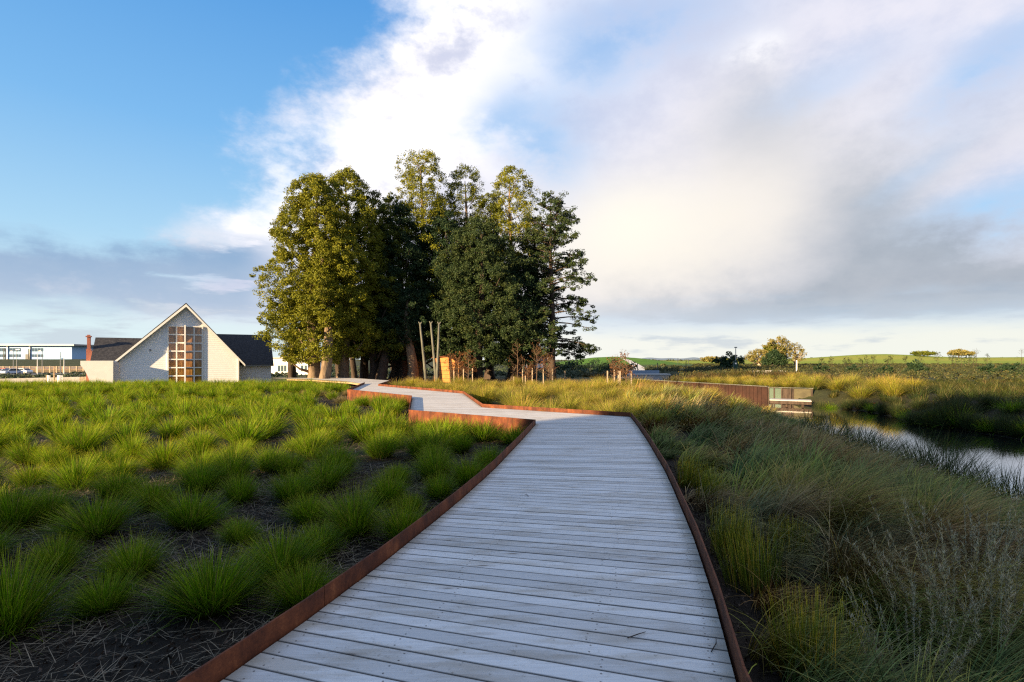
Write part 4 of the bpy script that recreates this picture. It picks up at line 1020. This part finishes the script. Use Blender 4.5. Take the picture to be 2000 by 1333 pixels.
    # chimney
    mb = MB(); mb.box(-2.8, -2.4, 3.6, 4.0, 0, 2.6 - gz); mb.prism([(-2.8, 3.6, 2.6 - gz), (-2.4, 3.6, 2.6 - gz), (-2.5, 3.6, 2.9 - gz), (-2.8, 3.6, 2.9 - gz)], (0, .4, 0)); mb.box(-2.75, -2.52, 3.66, 3.94, 2.9 - gz, 3.953 - gz); mb.box(-2.84, -2.46, 3.6, 4.0, 3.953 - gz, 4.06 - gz); mb.box(-2.75, -2.55, 3.7, 3.9, 4.063 - gz, 4.16 - gz)
    mb.obj('chimney', M_brick, root)
    # white block with flared left edge
    t = 1.86 - gz
    pts = [(-.35, -1.0, 0), (-.35, -1.0, t), (-2.45, -1.0, t)]
    for k in range(9):
        f = k / 8; pts.append((-2.45 + .66 * math.sin(f * math.pi / 2) ** .8 * 1.0, -1.0, t - .35 - f * (t - .35)))
    b0 = MB(); b0.prism([p for p in pts], (0, 2.8, 0)); b0.obj('porch_wall', M_plaster, root)
    c0 = MB(); c0.box(-.35, -.02, -.6, .5, 0, t - .12); c0.obj('porch_return', M_plasterpink, root)
    l0 = MB(); l0.box(-.06, .06, -.11, -.065, 2.0, 2.2); 
    l1 = MB(); l1.tube([(2.1, -.03, 3.35), (2.1, -.12, 3.35)], .06, 8); l1.obj('wall_light', M_darkmetal, root)
house()

# ------------------------------------------------------------------ small white building behind the house
def whiteb():
    d = 84; x0 = (528 - 1000) / 1000 * d; x1 = (612 - 1000) / 1000 * d; g = ground((x0 + x1) / 2, d)
    root = empty('white_hall', ((x0 + x1) / 2, d, g), label='white flat-fronted hall with narrow dark windows between the house and grove', cat='building')
    w = (x1 - x0) / 2; h = Zp(700, d) - g
    m = MB(); m.box(-w, w, 0, 6, 0, h); m.obj('wall', M_trim, root)
    m = MB(); m.box(-w - .2, w + .2, -.3, 6.3, h, h + .15); m.obj('roof', M_grey, root)
    for px in (545, 551, 557, 566, 590, 597):
        x = (px - 1000) / 1000 * d - (x0 + x1) / 2
        m = MB(); m.box(x - .2, x + .2, -.03, 0.01, Zp(726, d) - g, Zp(714, d) - g); m.obj('window', M_glass, root)
whiteb()
# ------------------------------------------------------------------ two-storey school far left
def school():
    d = 228; g = ground(-215, d); root = empty('school_block', (-196, d, g), .06, label='long two-storey pale school block with window bands, far left', cat='building')
    # local x negative goes left
    h = Zp(676, d) - g
    W = 66
    m = MB(); m.box(-W, 0, 0, 14, 0, h); m.obj('wall', M_shadedwall, root)
    m = MB(); m.box(-W - 1, 2.2, -1.8, 15, h, h + .75); m.obj('roof', M_grey, root)
    zt = Zp(681, d) - g
    for row, (za, zb) in enumerate(((Zp(687, d) - g, Zp(680.5, d) - g), (Zp(698, d) - g, Zp(692.5, d) - g))):
        x = -12
        for bay in range(9):
            for k in range(4):
                m = MB(); m.box(x - 1.15, x - .1, -.06, .02, za, zb); m.obj('window', M_glass, root); x -= 1.25
            x -= .9
            if bay == 0: x -= 3.5
    for i in range(9):
        xx = -17.6 - (0 if i == 0 else 3.5) - i * 5.9
        m = MB(); m.box(xx - .25, xx + .25, -.4, -.07, 0, h - .02); m.obj('pilaster', M_trim, root)
    m = MB(); m.box(-19.6, -18.4, -.05, .02, 0, 2.3); m.obj('door', M_darkmetal, root)
school()
def smallb():
    d = 240; x = (160 - 1000) / 1000 * d; g = ground(x, d); root = empty('white_shed', (x, d, g), label='small pale shed with dark flat-roofed annex right of the school block', cat='shed')
    m = MB(); m.box(-4.2, 0, 0, 6, 0, Zp(694, d) - g); m.obj('wall', M_shadedwall, root)
    m = MB(); m.box(.02, 5, .5, 6, 0, Zp(690, d) - g); m.obj('annex', M_grey, root)
    m = MB(); m.box(-4.6, .01, -.3, 6.3, Zp(694, d) - g, Zp(693, d) - g); m.obj('roof', M_grey, root)
smallb()
# road and car park
def strip(name, pts, w, mat, lift=.012, kind='structure', **k):
    vs = []; n = len(pts)
    for i, p in enumerate(pts):
        a = Vector(pts[max(i - 1, 0)]); c = Vector(pts[min(i + 1, n - 1)]); dd = (c - a).normalized(); nn = Vector((-dd.y, dd.x)); ww = w[i] if hasattr(w, '__len__') else w
        for s in (-1, -.33, .33, 1):
            q = Vector(p) + nn * ww / 2 * s; vs.append((q.x, q.y, ground(q.x, q.y) + lift))
    fs = [(i * 4 + j, i * 4 + j + 1, i * 4 + 5 + j, i * 4 + 4 + j) for i in range(n - 1) for j in range(3)]
    me = bpy.data.meshes.new(name); me.from_pydata(vs, [], fs); return meta(link(name, me, mat), kind=kind, **k)
strip('car_park', [(x, 150 + .02 * x) for x in range(-175, -110, 3)], 16, M_asphalt, .08)
strip('road', [(x, 186) for x in range(-235, -110, 4)], 8, M_asphalt, .10)
strip('footpath', [(-46 + i * 1.0, 46 + .25 * i) for i in range(13)], 3, M_pathc, .03)
# cars
def car(px, d, rz, paint, label, glass=M_glassc, h=1.5):
    x, y = (px - 1000) / 1000 * d, d; root = empty('parked_car', (x, y, ground(x, y) + .08), rz, label=label, cat='car', group='cars in the far car park')
    prof = [(-2.2, .35), (-2.25, .75), (-2.05, .95), (-1.55, 1.0), (-.95, h), (1.0, h), (1.75, 1.05), (2.2, .95), (2.25, .5), (2.2, .3)]
    m = MB(); m.prism([(a, -.86, b) for a, b in prof], (0, 1.72, 0)); m.obj('body', paint, root)
    m = MB(); m.prism([(-1.35, -.875, 1.03), (-.85, -.875, h - .1), (.95, -.875, h - .1), (1.5, -.875, 1.05)], (0, 1.75, 0)); m.obj('side_window', glass, root)
    m = MB(); m.prism([(1.09, -.7, h - .08), (1.16, -.7, h - .04), (1.76, -.7, 1.10), (1.70, -.7, 1.06)], (0, 1.4, 0)); m.obj('rear_window', glass, root)
    m = MB(); m.prism([(-1.0, -.7, h - .04), (-1.06, -.7, h + .0), (-1.60, -.7, 1.05), (-1.52, -.7, 1.0)], (0, 1.4, 0)); m.obj('windscreen', glass, root)
    for wx in (-1.4, 1.4):
        for s in (-1, 1):
            m = MB(); m.tube([(wx, s * .72, .32), (wx, s * .9, .32)], .33, 14); wl = m.obj('wheel', M_tyre, root)
            m = MB(); m.tube([(wx, s * .9, .32), (wx, s * .915, .32)], .19, 10); m.obj('rim', M_rim, wl)
    for s in (-.6, .6):
        m = MB(); m.box(-2.27, -2.2, s - .18, s + .18, .68, .84); m.obj('headlight', M_lampglow, root)
        m = MB(); m.box(2.2, 2.27, s - .16, s + .16, .7, .88); m.obj('tail_light', M_carred, root)
car(9.5, 148, math.radians(75), M_carwhite, 'white car with teal-tinted windscreen, outermost of the three pale cars')
car(23, 144, math.radians(80), M_carblue, 'pale blue hatchback in the middle of the three pale cars', h=1.6)
car(46, 150, math.radians(170), M_carwhite, 'white sedan side-on, nearest the brown shrubs in the car park')
car(6, 158, math.radians(10), M_carred, 'red car mostly hidden behind the pale ones in the car park')
# lamp posts and poles
def lamp(px, d, topy, basey, label, arm=1, white=False):
    x, y = (px - 1000) / 1000 * d, d; g = ground(x, y); root = empty('street_lamp', (x, y, g), label=label, cat='street lamp', group='street lamps near the school')
    h = Zp(topy, d) - g
    m = MB(); m.tube([(0, 0, -.1), (0, 0, 1), (0, 0, h)], [.1, .08, .06], 8); m.obj('pole', M_grey if not white else M_trim, root)
    m = MB(); m.prism([(-.1, -.18, h), (.75 * arm, -.12, h + .08), (.75 * arm, -.12, h + .2), (-.1, -.18, h + .16)], (0, .34, 0)); m.obj('lamp_head', M_lampglow, root)
lamp(33, 120, 684, 735, 'tall dark street lamp rising behind the pale cars'); lamp(26, 150, 687, 722, 'slim street lamp with white head left of the tall dark one', -1)
lamp(82.5, 120, 687, 735, 'street lamp with white head in front of the school windows', -1); lamp(118, 125, 689, 725, 'street lamp in front of the blank school wall', -1); lamp(125, 150, 691, 722, 'pale street lamp right of the one before the blank wall', 1, True)
lamp(73, 140, 690, 722, 'white lamp column left of the school window bay', -1, True)
for i, (px, top) in enumerate([(7.5, 681), (10.5, 682), (56, 682), (58.5, 683.5)]):
    d = 215; x = (px - 1000) / 1000 * d; g = ground(x, d); m = MB(); m.tube([(0, 0, -.1), (0, 0, Zp(top, d) - g)], [.2, .14], 8); m.box(-.2, .2, -.2, .2, Zp(top, d) - g, Zp(top, d) - g + .12)
    o = m.obj('entrance_post', M_post, None); o.location = (x, d, g); meta(o, ['pale carved post, outer of the left pair at the school', 'pale carved post, inner of the left pair at the school', 'pale carved post, outer of the pair before the middle windows', 'pale carved post, inner of the pair before the middle windows'][i], 'post', 'pale post pairs before the school')
# fence with posts and rails along the far road
def far_fence():
    root = empty('post_and_rail_fence', (P(60, 165)), label='pale post-and-rail fence along the far road', cat='fence')
    ox, oy = root.location.x, root.location.y; gz = root.location.z
    xs = [(px - 1000) / 1000 * 165 for px in range(-6, 178, 13)]
    for i, x in enumerate(xs):
        g = ground(x, 165) - gz; m = MB(); m.box(x - ox - .18, x - ox + .18, -.15, .15, g - .1, g + 2.1); m.obj('post', M_barkpale, root)
        if i < len(xs) - 1:
            g2 = ground(xs[i + 1], 165) - gz
            for hgt in (1.85, .9):
                m = MB(); m.prism([(x - ox + .18, -.05, g + hgt), (x - ox + .18, -.05, g + hgt + .14), (x - ox + .18, .05, g + hgt + .14), (x - ox + .18, .05, g + hgt)], (xs[i + 1] - x - .36, 0, g2 - g)); m.obj('rail', M_barkpale, root)
            m = MB()
            for k in range(1, 7):
                xx = x - ox + .18 + k * .27; m.box(xx - .035, xx + .035, -.09, -.055, g + .15, g + 1.75)
            m.obj('paling', M_timber, root)
far_fence()
# low wall, bollards, post, bench beside the block
def low_wall():
    a = Vector((P(-30, 47)[0], 47)); b = Vector((P(172, 50)[0], 50)); root_z = -.45
    m = MB(); d = b - a; n = Vector((-d.y, d.x)).normalized() * .3
    m.prism([(0, 0, -.3), (0, 0, .62), (n.x, n.y, .62), (n.x, n.y, -.3)], (d.x, d.y, .12))
    o = m.obj('low_wall', M_conc); o.location = (a.x, a.y, -.45); meta(o, 'long low concrete wall behind the bollards at the far left', 'wall')
low_wall()
for i, (px, d, w, lab, mat) in enumerate([(92, 45, .08, 'slim brown-sided bollard of the pair left of the flared white wall', M_timber), (95.2, 44.8, .11, 'white bollard touching the slim brown-sided one', M_trim), (117, 44.5, .19, 'thick white bollard nearest the flared white wall', M_trim)]):
    x = (px - 1000) / 1000 * d; g = ground(x, d); m = MB(); h = Zp(733.5, d) - g
    m.tube([(0, 0, -.1), (0, 0, h - .03), (0, 0, h)], [w, w, w * .85], 10); o = m.obj('bollard', mat); o.location = (x, d, g); meta(o, lab, 'bollard', 'bollards near the low wall')
x, y, g = P(106, 46); m = MB(); m.tube([(0, 0, -.1), (0, 0, 1.0), (.02, 0, Zp(716, 46) - g)], .055, 8); m.box(-.02, .25, -.03, .03, 0.55, .63); o = m.obj('timber_post', M_timber); o.location = (x, y, g); meta(o, 'thin brown timber post between the white bollards', 'post')
def bench():
    x, y, g = P(160, 43.5); root = empty('garden_chair', (x, y, g), .5, label='small pale folding chair beside the flared white wall', cat='chair')
    m = MB(); m.box(-.22, .22, -.22, .22, .42, .46); m.obj('seat', M_barkpale, root)
    m = MB(); m.prism([(-.22, .2, .46), (.22, .2, .46), (.22, .32, .95), (-.22, .32, .95)], (0, .03, 0)); m.obj('backrest', M_barkpale, root)
    for a in (-.2, .2):
        for b in (-.2, .2): m = MB(); m.tube([(a, b, 0), (a * .9, -b * .2, .42)], .02, 6); m.obj('leg', M_barkpale, root)
bench()

# ------------------------------------------------------------------ three leaning poles and the orange hut
for i, (pb, pt, ty, lab) in enumerate([(833, 820.5, 634, 'grey leaning pole standing alone, leftmost of the three before the grove'), (852.5, 841.5, 633, 'grey pole leaning towards its left, crossing foot with the upright one'), (853.5, 857.5, 634, 'grey pole leaning right, sharing its foot with the neighbouring pole')]):
    d = 43.5 - .25 * i; x0 = (pb - 1000) / 1000 * d; g = ground(x0, d); dx = (pt - pb) / 1000 * d; h = Zp(ty, d) - g
    root = empty('leaning_pole', (x0, d, g), label=lab, cat='pole', group='leaning poles before the grove')
    m = MB(); m.tube([(0, 0, -.2), (dx * .3, 0, h * .3), (dx * .65, .03, h * .65), (dx, 0, h)], [.14, .125, .10, .08], 10, wob=.08); m.obj('shaft', M_post, root, True)
    m = MB(); m.tube([(dx, 0, h), (dx - .12, 0, h + .22)], [.07, .04], 8); m.tube([(dx, 0, h), (dx + .14, 0, h + .2)], [.07, .04], 8); m.obj('forked_top', M_post, root)
def hut():
    d = 44.5; x, y = (872 - 1000) / 1000 * d, d; g = ground(x, y); root = empty('orange_hut', (x, y, g), -.15, label='small glowing orange timber hut behind the forked poles', cat='hut')
    w = 1.12; h = Zp(697, d) - g
    m = MB(); m.prism([(-w, 0, 0), (w, 0, 0), (w, 0, h * .75), (.1, 0, h), (-w, 0, h * .95)], (0, 1.8, 0)); m.obj('wall', M_timberlit, root)
    m = MB()
    for k in range(1, 6): m.box(-w, w, -.012, -.002, k * h / 6.5 - .01, k * h / 6.5 + .01)
    m.obj('board_joint', M_barkd, root)
    m = MB(); m.prism([(-w - .15, -.2, h * .95), (.1, -.2, h + .02), (w + .15, -.2, h * .73), (w + .15, -.2, h * .73 + .06), (.1, -.2, h + .09), (-w - .15, -.2, h * .95 + .07)], (0, 2.2, 0)); m.obj('roof', M_corten, root)
hut()
# bare shrubs with rust leaves, saplings with stakes
def sapling(px, d, topy, label, seed, mat, n=26, stakes=2, leafn=14, name='staked_sapling', bark=M_barkbrown, spread=.8, group='staked saplings by the grass', xyz=None, cat='sapling', leaf=.045):
    x, y = (px - 1000) / 1000 * d, d; g = ground(x, y); h = Zp(topy, d) - g; rs = np.random.default_rng(seed)
    root = empty(name, (x, y, g), label=label, cat=cat, group=group)
    m = MB(); C = []
    m.tube([(0, 0, -.05), (.05, 0, h * .5), (.0, .05, h)], [.035, .025, .008], 6)
    for i in range(n):
        z = h * rs.uniform(.2, .92); th = rs.random() * 6.28; L = spread * h * .28 * (1.15 - z / h) + .15
        p = Vector((math.cos(th) * L, math.sin(th) * L, z + L * rs.uniform(.4, 1.1)))
        m.tube([(0.02, 0, z), ((p.x) * .5, p.y * .5, z + (p.z - z) * .4), p], [.014, .01, .004], 4)
        for _ in range(2):
            q = p.lerp(Vector((0, 0, z)), rs.uniform(0, .6)); e = q + Vector(rs.normal(0, .16, 3)) + Vector((0, 0, .12)); m.tube([q, e], [.007, .003], 3, cap=False); C.append(tuple(e))
        C.append(tuple(p))
    m.obj('trunk', bark, root)
    if leafn: V, F, T = leaves(np.array(C), np.full(len(C), .14 * max(1, h / 3)), leafn, leaf); link('crown', npmesh('crown', V, F, T), mat, root)
    for k in range(stakes):
        a = -.35 + .7 * k; m = MB(); m.box(a - .035, a + .035, -.035, .035, -.1, 1.25); m.obj('stake', M_barkpale, root)
    return root
sapling(914, 40, 686, 'rust-leaved sapling with pale stakes right of the orange hut', 1, M_leafautumn, 34, 2, 8)
sapling(895, 41, 697, 'low rust-leaved sapling against the orange hut', 2, M_leafautumn, 26, 1, 8)
sapling(880, 42, 690, 'russet sapling in front of the orange hut roof', 12, M_leafautumn, 26, 0, 6)
sapling(1070, 39, 690, 'bare twiggy sapling with pale stakes at the foot of the open tree', 3, M_leafautumn, 30, 2, 3)
sapling(1048, 42, 672, 'tall bare pinkish sapling before the dark barn', 4, M_leafautumn, 34, 1, 2)
sapling(1010, 43, 668, 'tall thin bare sapling at the edge of the dark trees', 5, M_leafautumn, 20, 0, 1)
sapling(1030, 37, 713, 'low bushy sapling between two short posts', 6, M_leafautumn, 30, 2, 4)
sapling(1197, 33, 699, 'bare sapling with a close group of pale stakes, left of the tall one', 7, M_leafautumn, 24, 2, 3)
sapling(1222, 31.5, 690, 'tall bare reddish sapling with pale stakes in the golden grass', 8, M_leafautumn, 24, 2, 4)
sapling(1210, 35, 700, 'thin bare sapling behind the two staked ones in the golden grass', 9, M_leafautumn, 20, 1, 3)
for i, (px, d, top, h) in enumerate([(1297, 24, 777, .0), (1103, 40, 726, 0), (1026, 36, 735, 0), (1003, 38, 737, 0)]):
    x, y, g = P(px, d); m = MB(); m.box(-.035, .035, -.035, .035, -.1, Zp(top, d) - g); m.box(-.045, .045, -.045, .045, Zp(top, d) - g, Zp(top, d) - g + .03); o = m.obj('marker_post', M_barkpale); o.location = (x, y, g)
    meta(o, ['short pale peg alone in the sedge near the rusted wall', 'short pale post right of the open tree', 'short grey post left of the bushy sapling', 'short post at the foot of the dark trees'][i], 'post')
# barn behind
def barn():
    d = 74; x, y = (1046 - 1000) / 1000 * d, d; g = ground(x, y); root = empty('dark_barn', (x, y, g), label='dark gabled barn with pale windows seen behind the open tree', cat='barn')
    h = Zp(706, d) - g; r = Zp(693, d) - g
    m = MB(); m.prism([(-1.6, 0, 0), (1.5, 0, 0), (1.5, 0, h), (-1.6, 0, h)], (0, 4, 0)); m.obj('wall', M_barn, root)
    m = MB(); m.prism([(-1.8, -.3, h), (-1.8, 2, r), (-1.8, 4.3, h)], (3.5, 0, 0)); m.obj('roof', M_shingle, root)
    for k in (-1.2, -.1, .4, .9): m = MB(); m.box(k - .2, k + .2, -.03, .0, .8, h - .35); m.obj('window', M_trim, root)  # window boxes coloured with pale trim
barn()
# hill path, low walls on the water
strip('path', [P(px, d)[:2] for px, d in [(1214, 131), (1228, 122), (1241, 112), (1249, 101), (1248, 92), (1240, 84), (1228, 76), (1222, 70)]], [1.2, 1.4, 1.8, 2.2, 2.4, 2.6, 3, 3.4], M_pathc, .05)
def footbridge():
    d = 66; x0 = P(1228, d)[0]; x1 = P(1310, d)[0]; root = empty('footbridge', (x0, d, 0), label='low pale footbridge with grey parapet at the head of the stream', cat='bridge')
    L = x1 - x0
    m = MB(); m.box(0, L, 0, 1.6, -.05, .12); m.obj('deck', M_pathc, root)
    m = MB(); m.box(.4, L - 1, 1.65, 1.8, -.1, .55); m.obj('parapet', M_greyblue, root)
    m = MB(); m.box(.1, L - .2, .1, 1.5, -1.2, -.06); m.obj('abutment', M_conc, root)
footbridge()
for i, (px, d, top) in enumerate([(1245, 74, 710), (1284, 76, 709), (1340, 85, 706), (1324, 110, 700), (1345, 120, 702)]):
    x, y, g = P(px, d); m = MB(); m.tube([(0, 0, -.1), (0, 0, Zp(top, d) - g)], .05, 6); m.tube([(-.1, 0, Zp(top, d) - g - .2), (.1, 0, Zp(top, d) - g - .02)], .03, 5); o = m.obj('marker_post', M_darkmetal); o.location = (x, y, g)
    meta(o, ['thin dark post by the curve of the hill path', 'thin dark post right of the hill path', 'thin dark post in the grey-green planting', 'thin dark post on the skyline right of the hill', 'second thin dark post on the skyline right of the hill'][i], 'post')
# corten retaining wall + panels + jetty
def retaining():
    (ax, ay), (bx, by), (cx, cy) = WALL
    root = empty('retaining_wall', (bx, by, -.8), label='long rusted steel retaining wall holding back dry grass along the stream', cat='wall')
    def seg(a, b, z0, z1, th, name, mat, o=0., n=1, rib=0):
        a = Vector(a) - Vector((bx, by)); b = Vector(b) - Vector((bx, by)); d = (b - a); nn = Vector((d.y, -d.x)).normalized() * th; q = a + Vector((d.y, -d.x)).normalized() * o
        m = MB(); m.prism([(q.x, q.y, z0), (q.x + nn.x, q.y + nn.y, z0), (q.x + nn.x, q.y + nn.y, z1), (q.x, q.y, z1)], (d.x, d.y, 0))
        if rib:
            L = d.length; u = d.normalized()
            for k in range(int(L / rib)):
                s = q + nn + u * (k * rib); w = u * .09; t = Vector((d.y, -d.x)).normalized() * .035
                m.prism([(s.x, s.y, z0), (s.x + t.x, s.y + t.y, z0), (s.x + t.x, s.y + t.y, z1 - .03), (s.x, s.y, z1 - .03)], (w.x, w.y, 0))
        return m.obj(name, mat, root)
    A, B, C = (ax, ay), (bx, by), (cx, cy)
    seg(A, B, -.5, 1.0, .08, 'sheet_pile', M_rustshade, 0, rib=.3); seg(A, B, 1.003, 1.05, .16, 'cap', M_post, -.04)
    f = lambda t: (bx + (cx - bx) * t, by + (cy - by) * t)
    root2 = empty('timber_bay', (bx, by, -.8), label='short bay of mossy timber panels between dark posts at the end of the rusted wall', cat='wall')
    def seg2(t0, t1, z0, z1, th, o, name, mat):
        a = Vector(f(t0)) - Vector((bx, by)); b = Vector(f(t1)) - Vector((bx, by)); d = b - a; u = Vector((d.y, -d.x)).normalized(); q = a + u * o; n = u * th
        m = MB(); m.prism([(q.x, q.y, z0), (q.x + n.x, q.y + n.y, z0), (q.x + n.x, q.y + n.y, z1), (q.x, q.y, z1)], (d.x, d.y, 0)); return m.obj(name, mat, root2)
    seg2(.03, .30, .2, .92, .05, 0, 'panel', M_green); seg2(.32, .50, .2, .92, .05, 0, 'panel', M_barkd); seg2(.56, .95, .2, .92, .05, 0, 'panel', M_panel)
    for t in (.0, .13, .30, .50, .55, .955): seg2(t, t + .03, -.4, .96, .12, -.02, 'post', M_barkd)
    seg2(0, 1, .962, 1.0, .16, -.05, 'cap', M_post)
    d0 = P(1503, 30.2); d1 = P(1585, 29.2)
    r3 = empty('jetty', (d0[0], d0[1], -.75), label='narrow pale jetty deck on dark posts below the timber bay', cat='jetty')
    m = MB(); dv = Vector((d1[0] - d0[0], d1[1] - d0[1])); nn = Vector((-dv.y, dv.x)).normalized() * 1.1
    m.prism([(0, 0, .30), (nn.x, nn.y, .30), (nn.x, nn.y, .35), (0, 0, .35)], (dv.x, dv.y, 0)); m.obj('deck', M_conc, r3)
    m = MB(); m.prism([(0, 0, .12), (nn.x * .1, nn.y * .1, .12), (nn.x * .1, nn.y * .1, .297), (0, 0, .297)], (dv.x, dv.y, 0)); m.obj('fascia', M_barkd, r3)
    for t in (.05, .42, .8):
        m = MB(); m.tube([(dv.x * t + nn.x * .2, dv.y * t + nn.y * .2, -.6), (dv.x * t + nn.x * .2, dv.y * t + nn.y * .2, .12)], .07, 8); m.obj('post', M_barkd, r3)
retaining()
# low concrete wall behind dry grass, pale edge strips
m = MB(); m.box(0, 4.4, 0, .4, -.2, .35); o = m.obj('low_wall', M_conc); x, y, g = P(1464, 62); o.location = (x, y, g + .3); meta(o, 'short blue-grey wall beyond the dry grass by the mast', 'wall')
m = MB(); m.box(0, 5.2, 0, .3, 0, .1); o = m.obj('pale_kerb', M_pathc); x, y, g = P(1430, 58); o.location = (x, y, g + .35); meta(o, 'pale kerb line in front of the blue-grey wall', 'kerb')
m = MB(); m.box(0, .9, 0, .12, 0, .12); o = m.obj('rusted_edging', M_corten); x, y = P(1678, 28)[:2]; o.location = (x, y, ground(x, y) + .1); meta(o, 'short strip of rusted edging under the golden far-bank grass', 'edging')
# dry pink-gold grass behind the wall
dr = []
X, Y = scatter(11, 25, 34, 46, 1.0, lambda x, y: (ground(x, y) > .0) & (x < .6 * y) & (x > 42 - y + 9 - 5))
for i in range(min(len(X), 60)):
    place('dry_tussock', MO[i % 4], X[i], Y[i], .85, .85, label=f'dry golden grass behind the rusted wall, {ORD[i % 34]} from its near end' + (', back rows' if i > 33 else ''), cat='grass clump', group='dry grasses behind the rusted wall')
# mast, green box, white post
x, y, g = P(1437, 80); root = empty('mast', (x, y, g), label='thin grey mast rising beside a dark green cabinet', cat='mast')
m = MB(); m.tube([(0, 0, -.2), (0, 0, 2.5), (0, 0, Zp(678.5, 80) - g)], [.09, .07, .05], 8); m.obj('pole', M_grey, root)
m = MB(); m.box(-.16, .16, -.16, .16, Zp(680, 80) - g, Zp(678, 80) - g); m.obj('lamp_head', M_grey, root)
x, y, g = P(1436, 79.5); root = empty('green_cabinet', (x, y, g), label='dark green cabinet with small white notice at the foot of the mast', cat='cabinet')
m = MB(); m.box(-.28, .28, -.2, .2, -.1, 1.7); m.box(-.32, .32, -.24, .24, 1.703, 1.76); m.obj('body', M_green, root)
m = MB(); m.box(-.14, .1, -.212, -.202, 1.25, 1.5); m.obj('notice', M_trim, root)
x, y, g = P(1556, 75); m = MB(); m.tube([(0, 0, -.1), (0, 0, Zp(705, 75) - g)], .09, 8); m.tube([(0, 0, Zp(705, 75) - g), (0, 0, Zp(704.4, 75) - g)], [.11, .08], 8); o = m.obj('white_post', M_trim); o.location = (x, y, g); meta(o, 'white post standing in the planting below the bare tree', 'post')
# big trees at the right
tree(1520, 150, 655, 704, 4.2, DOME, M_leafpale, M_barkpale, 'tall golden bare-limbed tree, highest of the distant clump', n=260, per=26, leaf=.17, cr=.6, seed=71, group='distant clump of trees', limbs=50, trunk_r=.35, name='golden_tree')
tree(1483, 150, 682, 708, 3.9, DOME, M_leafpale, M_barkpale, 'low spreading golden tree on the near side of the distant clump', n=220, per=30, leaf=.17, cr=.6, seed=72, group='distant clump of trees', limbs=20, name='golden_tree')
tree(1512, 151, 668, 706, 3.2, DOME, M_leafm, M_barkpale, 'olive green crown in the middle of the distant clump', n=200, per=30, leaf=.26, cr=.8, seed=73, group='distant clump of trees', limbs=15, name='olive_tree')
tree(1513, 143, 684, 713, 3.0, [(0, 1), (.3, .9), (.6, .7), (.85, .45), (1, .1)], M_leafd, M_barkd, 'dark conical evergreen in front of the distant clump', n=260, per=34, leaf=.24, cr=.7, seed=74, group='distant clump of trees', limbs=6, name='evergreen_tree')
tree(1553, 150, 668, 706, 3.3, DOME, M_leafpale, M_barkpale, 'thin pale-leaved tree on the far side of the distant clump', n=150, per=20, leaf=.15, cr=.5, seed=75, group='distant clump of trees', limbs=50, name='golden_tree')
# far trees along the skyline
for i, (px, d, top, base, r, mat, lab) in enumerate([(1804, 300, 687, 694, 5.5, M_leafm, 'round dark tree alone on the green skyline'), (1872, 300, 683, 694, 5, M_leafpale, 'pale bare tree on the skyline, left of a pair'), (1887, 305, 686, 694, 4, M_leafpale, 'small pale tree on the skyline, right of a pair'),
        (1390, 260, 698, 706, 5, M_leafpale, 'low pinkish tree left of the mast on the skyline'), (1425, 300, 700, 707, 7, M_leafm, 'low wide dark tree just left of the mast')]):
    tree(px, d, top, base, r, DOME, mat, M_barkd, lab, n=90, per=26, leaf=.5, cr=1.3, seed=80 + i, limbs=4, name='skyline_tree', trunk_r=.3)
tl = []
X = R_.uniform(-1000, 1500, 900); Y = R_.uniform(700, 1300, 900); m_ = np.abs(X) < Y * 1.1; X, Y = X[m_], Y[m_]
tl.append(leaves(np.stack([X, Y, ground(X, Y) + R_.uniform(.5, 1.5, len(X))], 1), R_.uniform(1.5, 4, len(X)), 26, .9, .6))
merged('treeline', tl, M_shrub, kind='stuff')
sp_px = [1604, 1625, 1652, 1660, 1680, 1693, 1706, 1733, 1739, 1769, 1797, 1832, 1860, 1866, 1878, 1891, 1901, 1907, 1928, 1995]
sp_h = [9, 12, 12, 8, 8, 14, 12, 10, 12, 11, 17, 20, 20, 14, 19, 13, 18, 30, 15, 28]
for i, (px, hh) in enumerate(zip(sp_px, sp_h)):
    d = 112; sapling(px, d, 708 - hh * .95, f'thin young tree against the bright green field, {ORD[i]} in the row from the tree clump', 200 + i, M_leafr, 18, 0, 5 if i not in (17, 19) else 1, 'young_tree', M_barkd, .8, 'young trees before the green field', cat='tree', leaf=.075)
# distant hills and pylons
hv = []; n = 40
for i in range(n + 1):
    u = .25 + .28 * i / n; hv.append((u * 4000, 4000, 10 + 9 * math.sin(i * .35) ** 2 + 5 * math.sin(i * .9)))
mb = MB()
for a, b in zip(hv[:-1], hv[1:]):
    mb.add([(a[0], a[1] - 200, -5), (b[0], b[1] - 200, -5), (b[0], b[1], b[2]), (a[0], a[1], a[2]), (b[0], b[1] + 300, -5), (a[0], a[1] + 300, -5)], [(0, 1, 2, 3), (3, 2, 4, 5)])
meta(mb.obj('hills', flat('blue_far_hills', (.16, .22, .28), .95, .1, .002), smooth=True), kind='structure')
